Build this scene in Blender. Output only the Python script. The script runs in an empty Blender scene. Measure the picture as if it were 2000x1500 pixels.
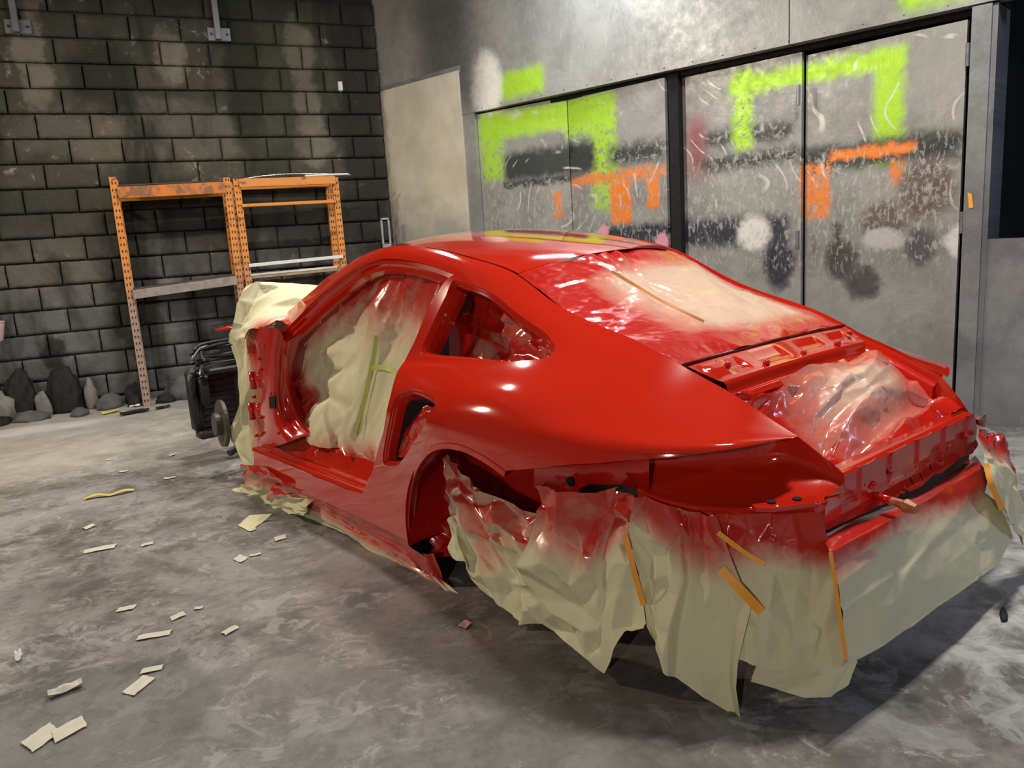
import bpy, bmesh, math, random
import numpy as np
from mathutils import Vector, Matrix, noise as mnoise
from mathutils.geometry import delaunay_2d_cdt

SC = bpy.context.scene
COL = SC.collection
R = math.radians
rng = random.Random(7)

# ---------------------------------------------------------------- camera
F_PX, CAM_H = 1536.0, 1.248
PITCH, ROLL, YAW = R(10.70), R(3.61), R(66.81)
def cam_axes():
    fw = np.array([math.cos(PITCH)*math.cos(YAW), math.cos(PITCH)*math.sin(YAW), -math.sin(PITCH)])
    r = np.array([math.sin(YAW), -math.cos(YAW), 0.0]); d = np.cross(fw, r)
    c, s = math.cos(ROLL), math.sin(ROLL)
    return np.array([c*r + s*d, -s*r + c*d, fw])
RM = cam_axes(); CAM = np.array([0, 0, CAM_H])
cam = bpy.data.cameras.new('camera'); camo = bpy.data.objects.new('camera', cam); COL.objects.link(camo)
cam.sensor_width = 36.0; cam.lens = 36.0*F_PX/2000.0; cam.clip_start = 0.05
m = Matrix.Identity(4)
for i in range(3):
    m[i][0], m[i][1], m[i][2], m[i][3] = RM[0][i], -RM[1][i], -RM[2][i], CAM[i]
camo.matrix_world = m
SC.camera = camo

# ---------------------------------------------------------------- world, lights, exposure
W = bpy.data.worlds.new('world'); SC.world = W; W.use_nodes = True
W.node_tree.nodes['Background'].inputs[0].default_value = (0.55, 0.62, 0.75, 1)
W.node_tree.nodes['Background'].inputs[1].default_value = 0.02
SC.view_settings.view_transform = 'Standard'; SC.view_settings.look = 'None'
SC.view_settings.exposure = 0.0; SC.view_settings.gamma = 1.0; SC.view_settings.use_curve_mapping = False
def kelvin(name):
    return {'warm': (1.0, 0.86, 0.66), 'white': (1.0, 0.95, 0.86), 'cool': (0.86, 0.93, 1.0), 'day': (0.52, 0.66, 1.0)}[name]

# ---------------------------------------------------------------- helpers
def setp(o, label=None, cat=None, group=None, kind=None):
    if label: o['label'] = label
    if cat: o['category'] = cat
    if group: o['group'] = group
    if kind: o['kind'] = kind
    return o
def mkmesh(name, V, Fc, mat=None, smooth=False, uv=None, attr=None):
    me = bpy.data.meshes.new(name)
    me.from_pydata([tuple(map(float, v)) for v in V], [], [tuple(map(int, f)) for f in Fc]); 
    if mat: me.materials.append(mat)
    if smooth: me.shade_smooth()
    if uv is not None:
        l = me.uv_layers.new(name='UVMap'); li = np.zeros(len(me.loops), int); me.loops.foreach_get('vertex_index', li)
        l.data.foreach_set('uv', np.asarray(uv, float)[li].ravel())
    if attr is not None:
        for k, a in attr.items():
            at = me.attributes.new(k, 'FLOAT', 'POINT'); at.data.foreach_set('value', np.asarray(a, float))
    me.update(); return me
def link(name, me, parent=None, loc=None, rot=None):
    o = bpy.data.objects.new(name, me); COL.objects.link(o)
    if parent is not None: o.parent = parent
    if loc is not None: o.location = loc
    if rot is not None: o.rotation_euler = rot
    return o
def empty(name, loc=(0, 0, 0), rz=0.0):
    o = bpy.data.objects.new(name, None); COL.objects.link(o); o.location = loc; o.rotation_euler = (0, 0, rz)
    o.empty_display_size = 0.1; return o
class MB:
    """collects simple shapes into one mesh"""
    def __init__(s): s.v = []; s.f = []
    def add(s, V, Fc):
        n = len(s.v); s.v += [tuple(map(float, v)) for v in V]; s.f += [tuple(int(i)+n for i in f) for f in Fc]; return s
    def box(s, c, d, M=None, bev=0.0):
        x, y, z = [k/2 for k in d]
        if bev <= 0:
            V = [(sx*x, sy*y, sz*z) for sx in (-1, 1) for sy in (-1, 1) for sz in (-1, 1)]
            Fc = [(0, 1, 3, 2), (4, 6, 7, 5), (0, 4, 5, 1), (2, 3, 7, 6), (0, 2, 6, 4), (1, 5, 7, 3)]
        else:
            b = min(bev, x*.9, y*.9, z*.9); bm = bmesh.new(); bmesh.ops.create_cube(bm, size=1)
            for v in bm.verts: v.co = Vector((v.co.x*2*x, v.co.y*2*y, v.co.z*2*z))
            bmesh.ops.bevel(bm, geom=list(bm.edges), offset=b, segments=1, affect='EDGES'); bm.verts.index_update()
            V = [tuple(v.co) for v in bm.verts]; Fc = [[v.index for v in f.verts] for f in bm.faces]; bm.free()
        M = M or Matrix.Identity(3)
        return s.add([Vector(c) + M @ Vector(v) for v in V], Fc)
    def tube(s, pts, r, n=8, cap=True):
        pts = [Vector(p) for p in pts]; k = len(pts); rr = r if hasattr(r, '__len__') else [r]*k
        V = []; Fc = []; up = None
        for i, p in enumerate(pts):
            t = (pts[min(i+1, k-1)] - pts[max(i-1, 0)]).normalized()
            if up is None: up = t.orthogonal().normalized()
            up = (up - t*up.dot(t)).normalized(); sd = t.cross(up)
            for j in range(n):
                a = 2*math.pi*j/n; V.append(p + (up*math.cos(a) + sd*math.sin(a))*rr[i])
        for i in range(k-1):
            for j in range(n): Fc.append((i*n+j, i*n+(j+1) % n, (i+1)*n+(j+1) % n, (i+1)*n+j))
        if cap: Fc += [tuple(range(n))[::-1], tuple(range((k-1)*n, k*n))]
        return s.add(V, Fc)
    def disc(s, c, axis, r, h, n=16, r2=None):
        a = Vector(axis).normalized(); c = Vector(c)
        return s.tube([c, c + a*h], [r, r if r2 is None else r2], n)
    def grid(s, G):
        G = np.asarray(G, float); a, b = G.shape[:2]
        return s.add(G.reshape(-1, 3), [(i*b+j, i*b+j+1, (i+1)*b+j+1, (i+1)*b+j) for i in range(a-1) for j in range(b-1)])
    def mesh(s, name, mat, smooth=False): return mkmesh(name, s.v, s.f, mat, smooth)
    def build(s, name, mat, parent=None, smooth=False): return link(name, s.mesh(name, mat, smooth), parent)
def thing_from(name, V, Fc, mat, smooth=True, label=None, cat=None, group=None, uv=None, attr=None, thick=0.0):
    """a top-level mesh whose origin sits at the base of its own bounding box (V in world coordinates)"""
    V = np.asarray(V, float); o = np.array([(V[:, 0].min()+V[:, 0].max())/2, (V[:, 1].min()+V[:, 1].max())/2, V[:, 2].min()])
    ob = link(name, mkmesh(name, V-o, Fc, mat, smooth, uv, attr), None, tuple(o)); setp(ob, label, cat, group)
    if thick: md = ob.modifiers.new('thickness', 'SOLIDIFY'); md.thickness = thick; md.offset = 0
    return ob
def child_world(ob, name, V, Fc, mat, smooth=True, **k):
    """a part given in world coordinates under an unrotated thing"""
    V = np.asarray(V, float) - np.array(ob.location); return link(name, mkmesh(name, V, Fc, mat, smooth, **k), ob)
def quads(a, b, wrap=False):
    return [(i*b+j, i*b+(j+1) % b, (i+1)*b+(j+1) % b, (i+1)*b+j) for i in range(a-1) for j in range(b if wrap else b-1)]
def crs(P, n, closed=False):
    """resample a polyline as a Catmull-Rom curve with n points"""
    P = np.asarray(P, float); k = len(P)
    m_ = k if closed else k-1
    seg = np.linalg.norm(np.diff(np.vstack([P, P[:1]]) if closed else P, axis=0), axis=1); cum = np.concatenate([[0], np.cumsum(seg)])
    x = np.linspace(0, cum[-1], n, endpoint=not closed); out = []
    for d in x:
        i = min(int(np.searchsorted(cum, d, 'right'))-1, m_-1); t = (d-cum[i])/max(seg[i], 1e-9)
        g = (lambda q: P[q % k]) if closed else (lambda q: P[q] if 0 <= q < k else (2*P[0]-P[1] if q < 0 else 2*P[-1]-P[-2]))
        a, b, c, e = g(i-1), g(i), g(i+1), g(i+2)
        out.append(.5*(2*b + (c-a)*t + (2*a-5*b+4*c-e)*t*t + (3*b-a-3*c+e)*t**3))
    return np.array(out)
def lin(P, n):
    P = np.asarray(P, float); seg = np.linalg.norm(np.diff(P, axis=0), axis=1); cum = np.concatenate([[0], np.cumsum(seg)])
    x = np.linspace(0, cum[-1], n); return np.stack([np.interp(x, cum, P[:, i]) for i in range(P.shape[1])], 1)
def smoothstep(a, b, x):
    t = np.clip((np.asarray(x, float)-a)/(b-a), 0, 1); return t*t*(3-2*t)
def nz(P, f=1.0, seed=0.0, octv=3):
    out = np.zeros(len(P))
    for i, p in enumerate(P):
        out[i] = mnoise.fractal(Vector((p[0]*f+seed, p[1]*f-seed*.7, p[2]*f+seed*1.3)), 0.6, 2.1, octv)
    return out
def facets(U, V, n, seed, asp=1.0, ang=0.0):
    """random heights interpolated over a random triangulation: a continuous faceted relief"""
    r = random.Random(int(seed*100)); pts = [(-.6, -.6), (1.6, -.6), (1.6, 1.6), (-.6, 1.6)]+[(r.uniform(-.3, 1.3), r.uniform(-.3, 1.3)) for _ in range(n)]
    q = delaunay_2d_cdt([Vector(p) for p in pts], [], [], 0, 1e-6); T = [f for f in q[2] if len(f) == 3]; X = np.array([tuple(p) for p in q[0]]); H = np.array([r.uniform(-1, 1) for _ in X])
    x = (U-.5)*math.cos(ang)+(V-.5)*math.sin(ang); y = (-(U-.5)*math.sin(ang)+(V-.5)*math.cos(ang))*asp; p = np.stack([x.ravel()+.5, y.ravel()+.5], 1); out = np.zeros(len(p))
    for f in T:
        A, B, C = X[f[0]], X[f[1]], X[f[2]]; lo = np.minimum(np.minimum(A, B), C)-1e-6; hi = np.maximum(np.maximum(A, B), C)+1e-6
        m_ = np.where((p[:, 0] >= lo[0]) & (p[:, 0] <= hi[0]) & (p[:, 1] >= lo[1]) & (p[:, 1] <= hi[1]))[0]
        if not len(m_): continue
        d = (B[0]-A[0])*(C[1]-A[1])-(C[0]-A[0])*(B[1]-A[1])
        if abs(d) < 1e-9: continue
        w1 = ((p[m_, 0]-A[0])*(C[1]-A[1])-(C[0]-A[0])*(p[m_, 1]-A[1]))/d; w2 = ((B[0]-A[0])*(p[m_, 1]-A[1])-(p[m_, 0]-A[0])*(B[1]-A[1]))/d; k = (w1 >= -1e-6) & (w2 >= -1e-6) & (w1+w2 <= 1+1e-6)
        out[m_[k]] = (H[f[0]]*(1-w1-w2)+H[f[1]]*w1+H[f[2]]*w2)[k]
    return out.reshape(U.shape)
def crumple(G, f, seed, amp):
    """folded-paper relief in metres for a grid of points: large folds, facets and fine creases"""
    nv, nu = G.shape[:2]; U, V = np.meshgrid(np.linspace(0, 1, nu), np.linspace(0, 1, nv)); L = (np.linalg.norm(G[0, -1]-G[0, 0])+np.linalg.norm(G[-1, -1]-G[-1, 0]))/2; Hh = (np.linalg.norm(G[-1, 0]-G[0, 0])+np.linalg.norm(G[-1, -1]-G[0, -1]))/2
    area = max(.02, L*Hh); r = random.Random(int(seed*31)); a = r.uniform(-.5, .5)
    n1 = int(np.clip(4.5*area*f*f, 10, 220)); n2 = int(np.clip(n1*7, 60, 1100))
    return amp*(1.0*facets(U, V, n1, seed, .6, a)+.62*facets(U, V, n2, seed+.37, .8, a+.6))
def grid_normals(G):
    du = np.gradient(G, axis=0); dv = np.gradient(G, axis=1); n = np.cross(du, dv)
    return n/np.maximum(np.linalg.norm(n, axis=2, keepdims=True), 1e-9)

# car frame (u forward, v to the car's left, w up), origin at the rear axle
CAR_YAW = R(106.909); CAR_O = np.array([1.705, 2.504, -0.047])
MC = np.array([[math.cos(CAR_YAW), math.sin(CAR_YAW), 0], [-math.sin(CAR_YAW), math.cos(CAR_YAW), 0], [0, 0, 1.0]])
CAM_C = MC @ (CAM - CAR_O)
def P(x, y, v=None, u=None, w=None):
    """point of the car frame seen at photo position x, y on a plane of constant u, v or w"""
    d = MC @ (RM.T @ np.array([(x-1000)/F_PX, (y-750)/F_PX, 1.0]))
    s = (v-CAM_C[1])/d[1] if v is not None else (u-CAM_C[0])/d[0] if u is not None else (w-CAM_C[2])/d[2]
    return CAM_C + s*d
def CW(c):
    """car frame to world"""
    return np.asarray(c, float) @ MC + CAR_O
def WP(x, y, X=None, Y=None, Z=None):
    d = RM.T @ np.array([(x-1000)/F_PX, (y-750)/F_PX, 1.0])
    s = (Z-CAM_H)/d[2] if Z is not None else X/d[0] if X is not None else Y/d[1]
    return CAM + s*d
# ---------------------------------------------------------------- materials
MATS = {}
class NT:
    def __init__(s, name):
        s.m = bpy.data.materials.new(name); s.m.use_nodes = True; s.t = s.m.node_tree; s.b = s.t.nodes['Principled BSDF']; MATS[name] = s.m
    def n(s, typ, **k):
        nd = s.t.nodes.new(typ)
        for a, v in k.items():
            if hasattr(nd, a): setattr(nd, a, v)
        return nd
    def l(s, a, b): s.t.links.new(a, b)
    def val(s, sock, x):
        if hasattr(x, 'is_output'): s.l(x, sock)
        else: sock.default_value = x
    def math(s, op, a, b=0.0, c=None, clamp=False):
        nd = s.n('ShaderNodeMath', operation=op, use_clamp=clamp); s.val(nd.inputs[0], a); s.val(nd.inputs[1], b)
        if c is not None: s.val(nd.inputs[2], c)
        return nd.outputs[0]
    def noise(s, vec, scale, detail=4, rough=.55, dist=0.0, col=False):
        nd = s.n('ShaderNodeTexNoise'); s.l(vec, nd.inputs['Vector']); nd.inputs['Scale'].default_value = scale; nd.inputs['Detail'].default_value = detail
        nd.inputs['Roughness'].default_value = rough; nd.inputs['Distortion'].default_value = dist; return nd.outputs['Color' if col else 'Fac']
    def vor(s, vec, scale, feature='F1', out='Distance', rand=1.0):
        nd = s.n('ShaderNodeTexVoronoi', feature=feature); s.l(vec, nd.inputs['Vector']); nd.inputs['Scale'].default_value = scale; nd.inputs['Randomness'].default_value = rand
        return nd.outputs[out]
    def ss(s, x, a, b, lo=0.0, hi=1.0):
        nd = s.n('ShaderNodeMapRange', interpolation_type='SMOOTHSTEP'); s.val(nd.inputs['Value'], x)
        nd.inputs['From Min'].default_value = a; nd.inputs['From Max'].default_value = b; nd.inputs['To Min'].default_value = lo; nd.inputs['To Max'].default_value = hi
        return nd.outputs[0]
    def mix(s, f, a, b):
        nd = s.n('ShaderNodeMix', data_type='RGBA'); s.val(nd.inputs[0], f)
        for k, x in ((6, a), (7, b)):
            if hasattr(x, 'is_output'): s.l(x, nd.inputs[k])
            else: nd.inputs[k].default_value = (*x, 1)
        return nd.outputs[2]
    def ramp(s, x, stops):
        nd = s.n('ShaderNodeValToRGB'); s.val(nd.inputs[0], x); e = nd.color_ramp.elements
        while len(e) < len(stops): e.new(.5)
        for q, (p, c) in zip(e, stops): q.position = p; q.color = (*c, 1)
        return nd.outputs[0]
    def pos(s): return s.n('ShaderNodeNewGeometry').outputs['Position']
    def obj(s): return s.n('ShaderNodeTexCoord').outputs['Object']
    def uv(s): return s.n('ShaderNodeTexCoord').outputs['UV']
    def attr(s, name): return s.n('ShaderNodeAttribute', attribute_name=name).outputs['Fac']
    def rand(s): return s.n('ShaderNodeObjectInfo').outputs['Random']
    def map(s, vec, sc=(1, 1, 1), loc=(0, 0, 0)):
        nd = s.n('ShaderNodeMapping'); s.l(vec, nd.inputs[0]); nd.inputs['Scale'].default_value = sc; nd.inputs['Location'].default_value = loc; return nd.outputs[0]
    def bump(s, h, strength=.3, dist=.01):
        nd = s.n('ShaderNodeBump'); s.l(h, nd.inputs['Height']); nd.inputs['Strength'].default_value = strength; nd.inputs['Distance'].default_value = dist
        s.l(nd.outputs[0], s.b.inputs['Normal']); return nd.outputs[0]
    def col(s, c): s.val(s.b.inputs['Base Color'], c if hasattr(c, 'is_output') else (*c, 1)); return s
    def rough(s, r): s.val(s.b.inputs['Roughness'], r); return s
    def set(s, **k):
        for a, v in k.items(): s.b.inputs[a.replace('_', ' ')].default_value = v
        return s

def plain(name, c, rough=.5, metal=0.0, var=.12, scale=30):
    t = NT(name); p = t.obj(); n = t.noise(p, scale, 3)
    t.col(t.mix(n, [k*(1-var*2) for k in c], [min(1, k*(1+var)) for k in c])); t.rough(t.ss(n, .2, .8, max(.02, rough-.08), min(1, rough+.08))); t.set(Metallic=metal); return t.m

# fresh red paint
t = NT('red_paint'); p = t.obj()
t.col((.53, .017, .005)).rough(.09); t.set(Coat_Weight=1.0, Coat_Roughness=.025, Specular_IOR_Level=.5)
PAINT = t.m
t = NT('red_inner'); p = t.obj(); n = t.noise(p, 14, 3)
t.col(t.mix(n, (.46, .008, .004), (.56, .012, .006))).rough(.2); t.set(Coat_Weight=.8, Coat_Roughness=.08); t.bump(t.noise(p, 22, 3), .25, .006)
INNER = t.m
t = NT('dull_overspray_red'); p = t.obj(); n = t.noise(p, 6, 4)
t.col(t.mix(t.ss(n, .35, .7), (.46, .05, .035), (.34, .016, .010))).rough(.42); t.bump(t.noise(p, 30, 3), .2, .004)
DULL = t.m

def paper_mat(name, base, red, gloss):
    t = NT(name); p = t.pos(); a = t.attr('paint')
    n1 = t.noise(p, 7, 4, .6); n2 = t.noise(p, 26, 4, .6, .6)
    edge = t.math('ADD', a, t.math('MULTIPLY', t.math('SUBTRACT', n1, .5), .55)); edge = t.math('ADD', edge, t.math('MULTIPLY', t.math('SUBTRACT', n2, .5), .35))
    f1 = t.ss(edge, .08, .68); f2 = t.ss(edge, .5, 1.05)
    pap = t.mix(n1, [k*.92 for k in base], [min(1, k*1.05) for k in base])
    pink = [.60, .27, .19]
    c = t.mix(f1, pap, pink); c = t.mix(f2, c, red); t.col(c)
    t.rough(t.ss(edge, .3, .95, .62, gloss)); t.val(t.b.inputs['Coat Weight'], t.ss(edge, .45, 1.0, 0, .8)); t.set(Coat_Roughness=.12)
    cr1 = t.vor(p, 9, 'F1'); cr2 = t.vor(p, 21, 'F1'); h = t.math('ADD', cr1, t.math('MULTIPLY', cr2, .45)); h = t.math('ADD', h, t.math('MULTIPLY', n2, .5))
    t.bump(h, .18, .014); return t.m
PAPER = paper_mat('masking_paper', (.66, .61, .39), (.50, .02, .012), .22)
t = NT('masking_film'); p = t.pos(); a = t.attr('paint'); n1 = t.noise(p, 6, 4, .6); n2 = t.noise(p, 30, 3, .6, 1.0)
e = t.math('ADD', a, t.math('MULTIPLY', t.math('SUBTRACT', n1, .5), .5)); e = t.math('ADD', e, t.math('MULTIPLY', t.math('SUBTRACT', n2, .5), .25))
c = t.mix(t.ss(e, .05, .5), (.63, .42, .31), (.58, .17, .12)); c = t.mix(t.ss(e, .45, .95), c, (.50, .012, .006)); t.col(c)
t.rough(t.ss(e, .1, .9, .34, .2)); t.set(Coat_Weight=.5, Coat_Roughness=.10)
cr1 = t.vor(p, 13, 'F1'); cr2 = t.vor(p, 33, 'F1'); h = t.math('ADD', cr1, t.math('MULTIPLY', cr2, .4)); t.bump(h, .3, .016)
FILM = t.m
TAPE = plain('orange_tape', (.90, .36, .03), .55, 0, .06)
GTAPE = plain('green_tape', (.52, .62, .16), .6, 0, .08)
BLACK = plain('black_plastic', (.022, .022, .024), .5, 0, .3)
DARK = plain('dark_void', (.004, .004, .005), .9, 0, .2)
RUST = plain('rusty_disc', (.13, .115, .10), .55, .6, .2)
GREYM = plain('grey_metal', (.30, .31, .33), .4, .8, .15)
CHROME = plain('silver_trim', (.62, .63, .64), .25, .9, .05)
WHITE = plain('white_plastic', (.72, .70, .64), .5, 0, .08)
# ---------------------------------------------------------------- the room
WALL_Y = 7.767
CORNER = np.array([2.140, WALL_Y, 0.0])
ST_AZ = R(113.6); ST_T = -np.array([math.cos(ST_AZ), math.sin(ST_AZ), 0.0])      # along the steel wall, away from the corner
ST_N = np.array([ST_T[1], -ST_T[0], 0.0])                                          # towards the room
if ST_N @ (CAM-CORNER) < 0: ST_N = -ST_N
def SW(d, z, out=0.0): return CORNER + ST_T*d + ST_N*out + np.array([0, 0, z])

# concrete of the block wall
def block_material(name, mortar=False):
    t = NT(name); p = t.pos(); stain = t.noise(t.map(p, (1.1, 1, .32)), 1.5, 5, .62, .8); n2 = t.noise(p, 9, 6, .65); n3 = t.noise(p, 60, 4, .6); big = t.noise(t.map(p, (1, 1, .6), (3.1, 0, 1.7)), .8, 3)
    sep = t.n('ShaderNodeSeparateXYZ'); t.l(p, sep.inputs[0]); z = sep.outputs['Z']
    if mortar: c = t.mix(n2, (.024, .023, .018), (.060, .056, .042))
    else:
        r = t.rand(); c0 = t.mix(n2, (.042, .038, .026), (.105, .096, .068)); c1 = t.mix(t.ss(r, .2, .8), c0, t.mix(n2, (.028, .028, .020), (.074, .070, .053)))
        pale = t.mix(n3, (.34, .30, .22), (.44, .40, .31)); f = t.ss(t.math('ADD', t.noise(p, 2.6, 5, .7, 1.2), t.math('MULTIPLY', t.math('SUBTRACT', n2, .5), .5)), .62, .74)
        c1 = t.mix(t.math('MULTIPLY', f, .75), c1, pale)
        grey = t.mix(n2, (.07, .07, .072), (.16, .157, .155)); c = t.mix(t.ss(z, 1.7, .7), c1, grey)
    X = sep.outputs['X']; wx = t.math('ADD', X, t.math('MULTIPLY', t.math('SUBTRACT', t.noise(p, 5, 5, .7), .5), .35)); wz = t.math('ADD', z, t.math('MULTIPLY', t.math('SUBTRACT', t.noise(p, 4, 5, .7), .5), .5))
    def blob(cx, cz, rx, rz):
        a_ = t.math('DIVIDE', t.math('SUBTRACT', wx, cx), rx); b_ = t.math('DIVIDE', t.math('SUBTRACT', wz, cz), rz); return t.ss(t.math('ADD', t.math('MULTIPLY', a_, a_), t.math('MULTIPLY', b_, b_)), 1.2, .25)
    for cx, cz, rx, rz, k in ((-.74, 2.95, .13, .55, .8), (.28, 2.95, .15, .26, .8), (1.42, 3.0, .15, .30, .95), (1.44, 2.52, .15, .30, .8), (.1, 2.3, 1.2, .3, .35), (1.46, 2.2, .2, .2, .6), (-.8, 1.2, .5, .3, .25), (.0, .75, .35, .35, .55), (-.75, .72, .35, .35, .4)):
        c = t.mix(t.math('MULTIPLY', blob(cx, cz, rx, rz), k*(.45 if mortar else 1)), c, t.mix(n2, (.15, .135, .10), (.30, .27, .21)) if cz > 1 else t.mix(n2, (.17, .168, .165), (.30, .295, .29)))
    for cx, cz, rx, rz, k in ((.88, 3.1, .20, 1.2, .9), (-.25, 2.75, .28, .4, .7), (1.92, 2.2, .25, 2.0, .85), (-1.25, 2.6, .25, 1.2, .7), (.3, 3.9, 3.0, .7, .75), (.4, 1.6, .6, .35, .7), (-.95, .45, .10, .3, .9), (1.3, 1.5, .5, .4, .6), (-.35, .9, .08, .7, .8)):
        c = t.mix(t.math('MULTIPLY', blob(cx, cz, rx, rz), k), c, (.014, .014, .010))
    c = t.mix(t.math('MULTIPLY', t.ss(stain, .47, .66), .85), c, (.012, .013, .009)); moss = t.ss(t.math('ADD', big, t.math('MULTIPLY', t.math('SUBTRACT', n2, .5), .3)), .55, .68)
    c = t.mix(t.math('MULTIPLY', moss, .45), c, (.030, .036, .016)); t.col(c); t.rough(.9)
    h = t.math('ADD', t.math('MULTIPLY', n2, 1.0), t.math('MULTIPLY', n3, .35)); t.bump(h, .75, .02); return t.m
BLOCK = block_material('concrete_block'); MORTAR = block_material('dark_mortar', True)

# spray-painted sheet steel: u = metres from the corner, v = height
def steel_material(name, base_lo, base_hi, graffiti=True):
    t = NT(name); uv = t.uv(); sep = t.n('ShaderNodeSeparateXYZ'); t.l(uv, sep.inputs[0]); X, Z = sep.outputs[0], sep.outputs[1]
    n1 = t.noise(uv, 2.3, 5, .6, .5); n2 = t.noise(uv, 14, 5, .65); n3 = t.noise(t.map(uv, (26, 7, 1)), 1.0, 4, .65); n4 = t.noise(uv, 70, 3)
    wx = t.math('ADD', X, t.math('MULTIPLY', t.math('SUBTRACT', n2, .5), .10)); wz = t.math('ADD', Z, t.math('MULTIPLY', t.math('SUBTRACT', t.noise(uv, 11, 5, .65, .4), .5), .12))
    c = t.mix(t.ss(n1, .3, .7), base_lo, base_hi); c = t.mix(t.math('MULTIPLY', t.ss(n3, .55, .75), .35), c, [k*1.5 for k in base_hi])
    def box(d0, d1, z0, z1, s, sharp=False):
        x, z = (X, Z) if sharp else (wx, wz)
        a = t.math('MULTIPLY', t.ss(x, d0-s, d0+s), t.ss(x, d1+s, d1-s)); b = t.math('MULTIPLY', t.ss(z, z0-s, z0+s), t.ss(z, z1+s, z1-s)); return t.math('MULTIPLY', a, b)
    def blob(d, z, rx, rz):
        a = t.math('DIVIDE', t.math('SUBTRACT', wx, d), rx); b = t.math('DIVIDE', t.math('SUBTRACT', wz, z), rz)
        return t.ss(t.math('ADD', t.math('MULTIPLY', a, a), t.math('MULTIPLY', b, b)), 1.25, .3)
    worn = t.ss(t.noise(uv, 22, 6, .75, .6), .60, .52)
    if graffiti:
        lime, orange, dk, navy, white, crim, pink, brown = (.36, .62, .035), (.80, .22, .03), (.040, .046, .046), (.035, .038, .058), (.72, .71, .66), (.22, .02, .03), (.75, .30, .42), (.135, .10, .085)
        L = []   # (mask, colour, worn)
        L += [(box(1.45, 2.05, 2.36, 2.56, .05), lime, 0), (blob(1.42, 2.50, .20, .30), (.80, .79, .72), 0), (box(4.7, 5.8, 2.36, 2.52, .06), lime, 0)]
        L += [(box(.62, 1.30, 2.35, 3.4, .22), (.10, .10, .095), 0)]
        L += [(box(1.28, 2.62, 2.06, 2.27, .05), lime, 0), (box(1.28, 1.52, 1.72, 2.25, .06), lime, 1), (box(2.42, 2.68, 1.40, 2.22, .06), lime, 1), (box(2.15, 2.66, 1.98, 2.25, .06), lime, 1)]
        L += [(box(1.52, 2.46, 1.70, 1.93, .05), dk, 0), (box(2.60, 3.12, 1.72, 1.86, .06), dk, 1), (box(1.50, 2.30, 1.64, 1.70, .02), dk, 1)]
        L += [(box(2.20, 3.12, 1.60, 1.68, .03), orange, 1), (box(2.60, 2.80, 1.28, 1.60, .02), orange, 0), (box(2.95, 3.06, 1.38, 1.60, .02), orange, 0), (box(2.02, 2.10, 1.36, 1.58, .03), orange, 1)]
        L += [(box(2.50, 4.02, 1.08, 1.27, .05), navy, 0), (blob(3.77, 1.16, .14, .13), white, 0), (blob(3.07, 1.14, .07, .07), pink, 0), (blob(2.52, 1.23, .06, .06), pink, 0), (blob(3.95, .95, .12, .20), navy, 0)]
        L += [(box(3.26, 3.40, 1.58, 1.98, .13), crim, 0), (box(3.38, 4.10, 1.60, 1.70, .05), dk, 1), (box(3.40, 4.05, 1.76, 1.86, .05), dk, 1), (box(3.62, 3.76, 1.72, 2.24, .04), lime, 1)]
        L += [(box(3.60, 4.72, 2.08, 2.19, .04), lime, 0), (box(4.55, 4.72, 1.52, 2.17, .04), lime, 0), (box(4.10, 5.05, 1.52, 1.68, .05), dk, 0), (box(4.28, 4.80, 1.58, 1.64, .02), orange, 0), (box(4.10, 4.28, 1.24, 1.58, .03), orange, 1), (box(4.66, 4.73, 1.40, 1.55, .03), orange, 1)]
        L += [(blob(4.86, 1.36, .18, .20), brown, 1), (blob(4.62, 1.18, .16, .14), brown, 1), (blob(4.36, .96, .12, .14), (.07, .07, .065), 0), (blob(4.50, .82, .13, .12), (.08, .08, .075), 0), (box(4.31, 4.36, 1.0, 1.20, .03), (.07, .07, .065), 0)]
        L += [(blob(4.62, 1.08, .14, .07), (.46, .46, .46), 0), (blob(5.06, 1.06, .10, .10), (.62, .62, .63), 0), (blob(4.84, 1.03, .10, .12), (.09, .09, .10), 0), (box(1.04, 1.08, 1.10, 1.50, .03), (.45, .02, .02), 1)]
        for k, c2, wn in L:
            if wn: k = t.math('MULTIPLY', k, t.math('SUBTRACT', 1.0, t.math('MULTIPLY', worn, .0) if not wn else t.ss(t.noise(uv, 22, 6, .75, .6), .50, .60)))
            c = t.mix(k, c, c2)
        # bare scratched metal: chipped band and curved scrapes
        chip = t.math('MULTIPLY', t.ss(t.noise(t.map(uv, (40, 16, 1)), 1.0, 5, .7, .5), .53, .60), box(1.3, 5.05, .9, 1.66, .12)); c = t.mix(t.math('MULTIPLY', chip, .65), c, (.44, .44, .41))
        wv = t.n('ShaderNodeTexWave', wave_type='RINGS', rings_direction='SPHERICAL'); t.l(t.map(uv, (1, 1, 1), (-2.0, -1.3, 0)), wv.inputs[0]); wv.inputs['Scale'].default_value = 2.2; wv.inputs['Distortion'].default_value = 26; wv.inputs['Detail'].default_value = 1.5; wv.inputs['Detail Scale'].default_value = .7
        scr = t.math('MULTIPLY', t.ss(wv.outputs['Fac'], .93, .99), t.ss(t.noise(uv, 4.2, 3), .52, .62)); scr = t.math('MULTIPLY', scr, box(1.4, 5.05, 1.2, 2.25, .1)); c = t.mix(t.math('MULTIPLY', scr, .7), c, (.62, .62, .60))
        spots = t.math('MULTIPLY', t.ss(t.noise(t.map(uv, (30, 22, 1)), 1.0, 4, .7), .66, .70), box(3.3, 5.06, .3, 1.55, .2)); c = t.mix(t.math('MULTIPLY', spots, .7), c, (.085, .07, .055))
    c = t.mix(t.math('MULTIPLY', t.ss(n2, .55, .8), .25), c, (.10, .10, .095)); t.col(c); t.rough(t.ss(n2, .3, .75, .34, .58)); t.set(Metallic=.25)
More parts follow.
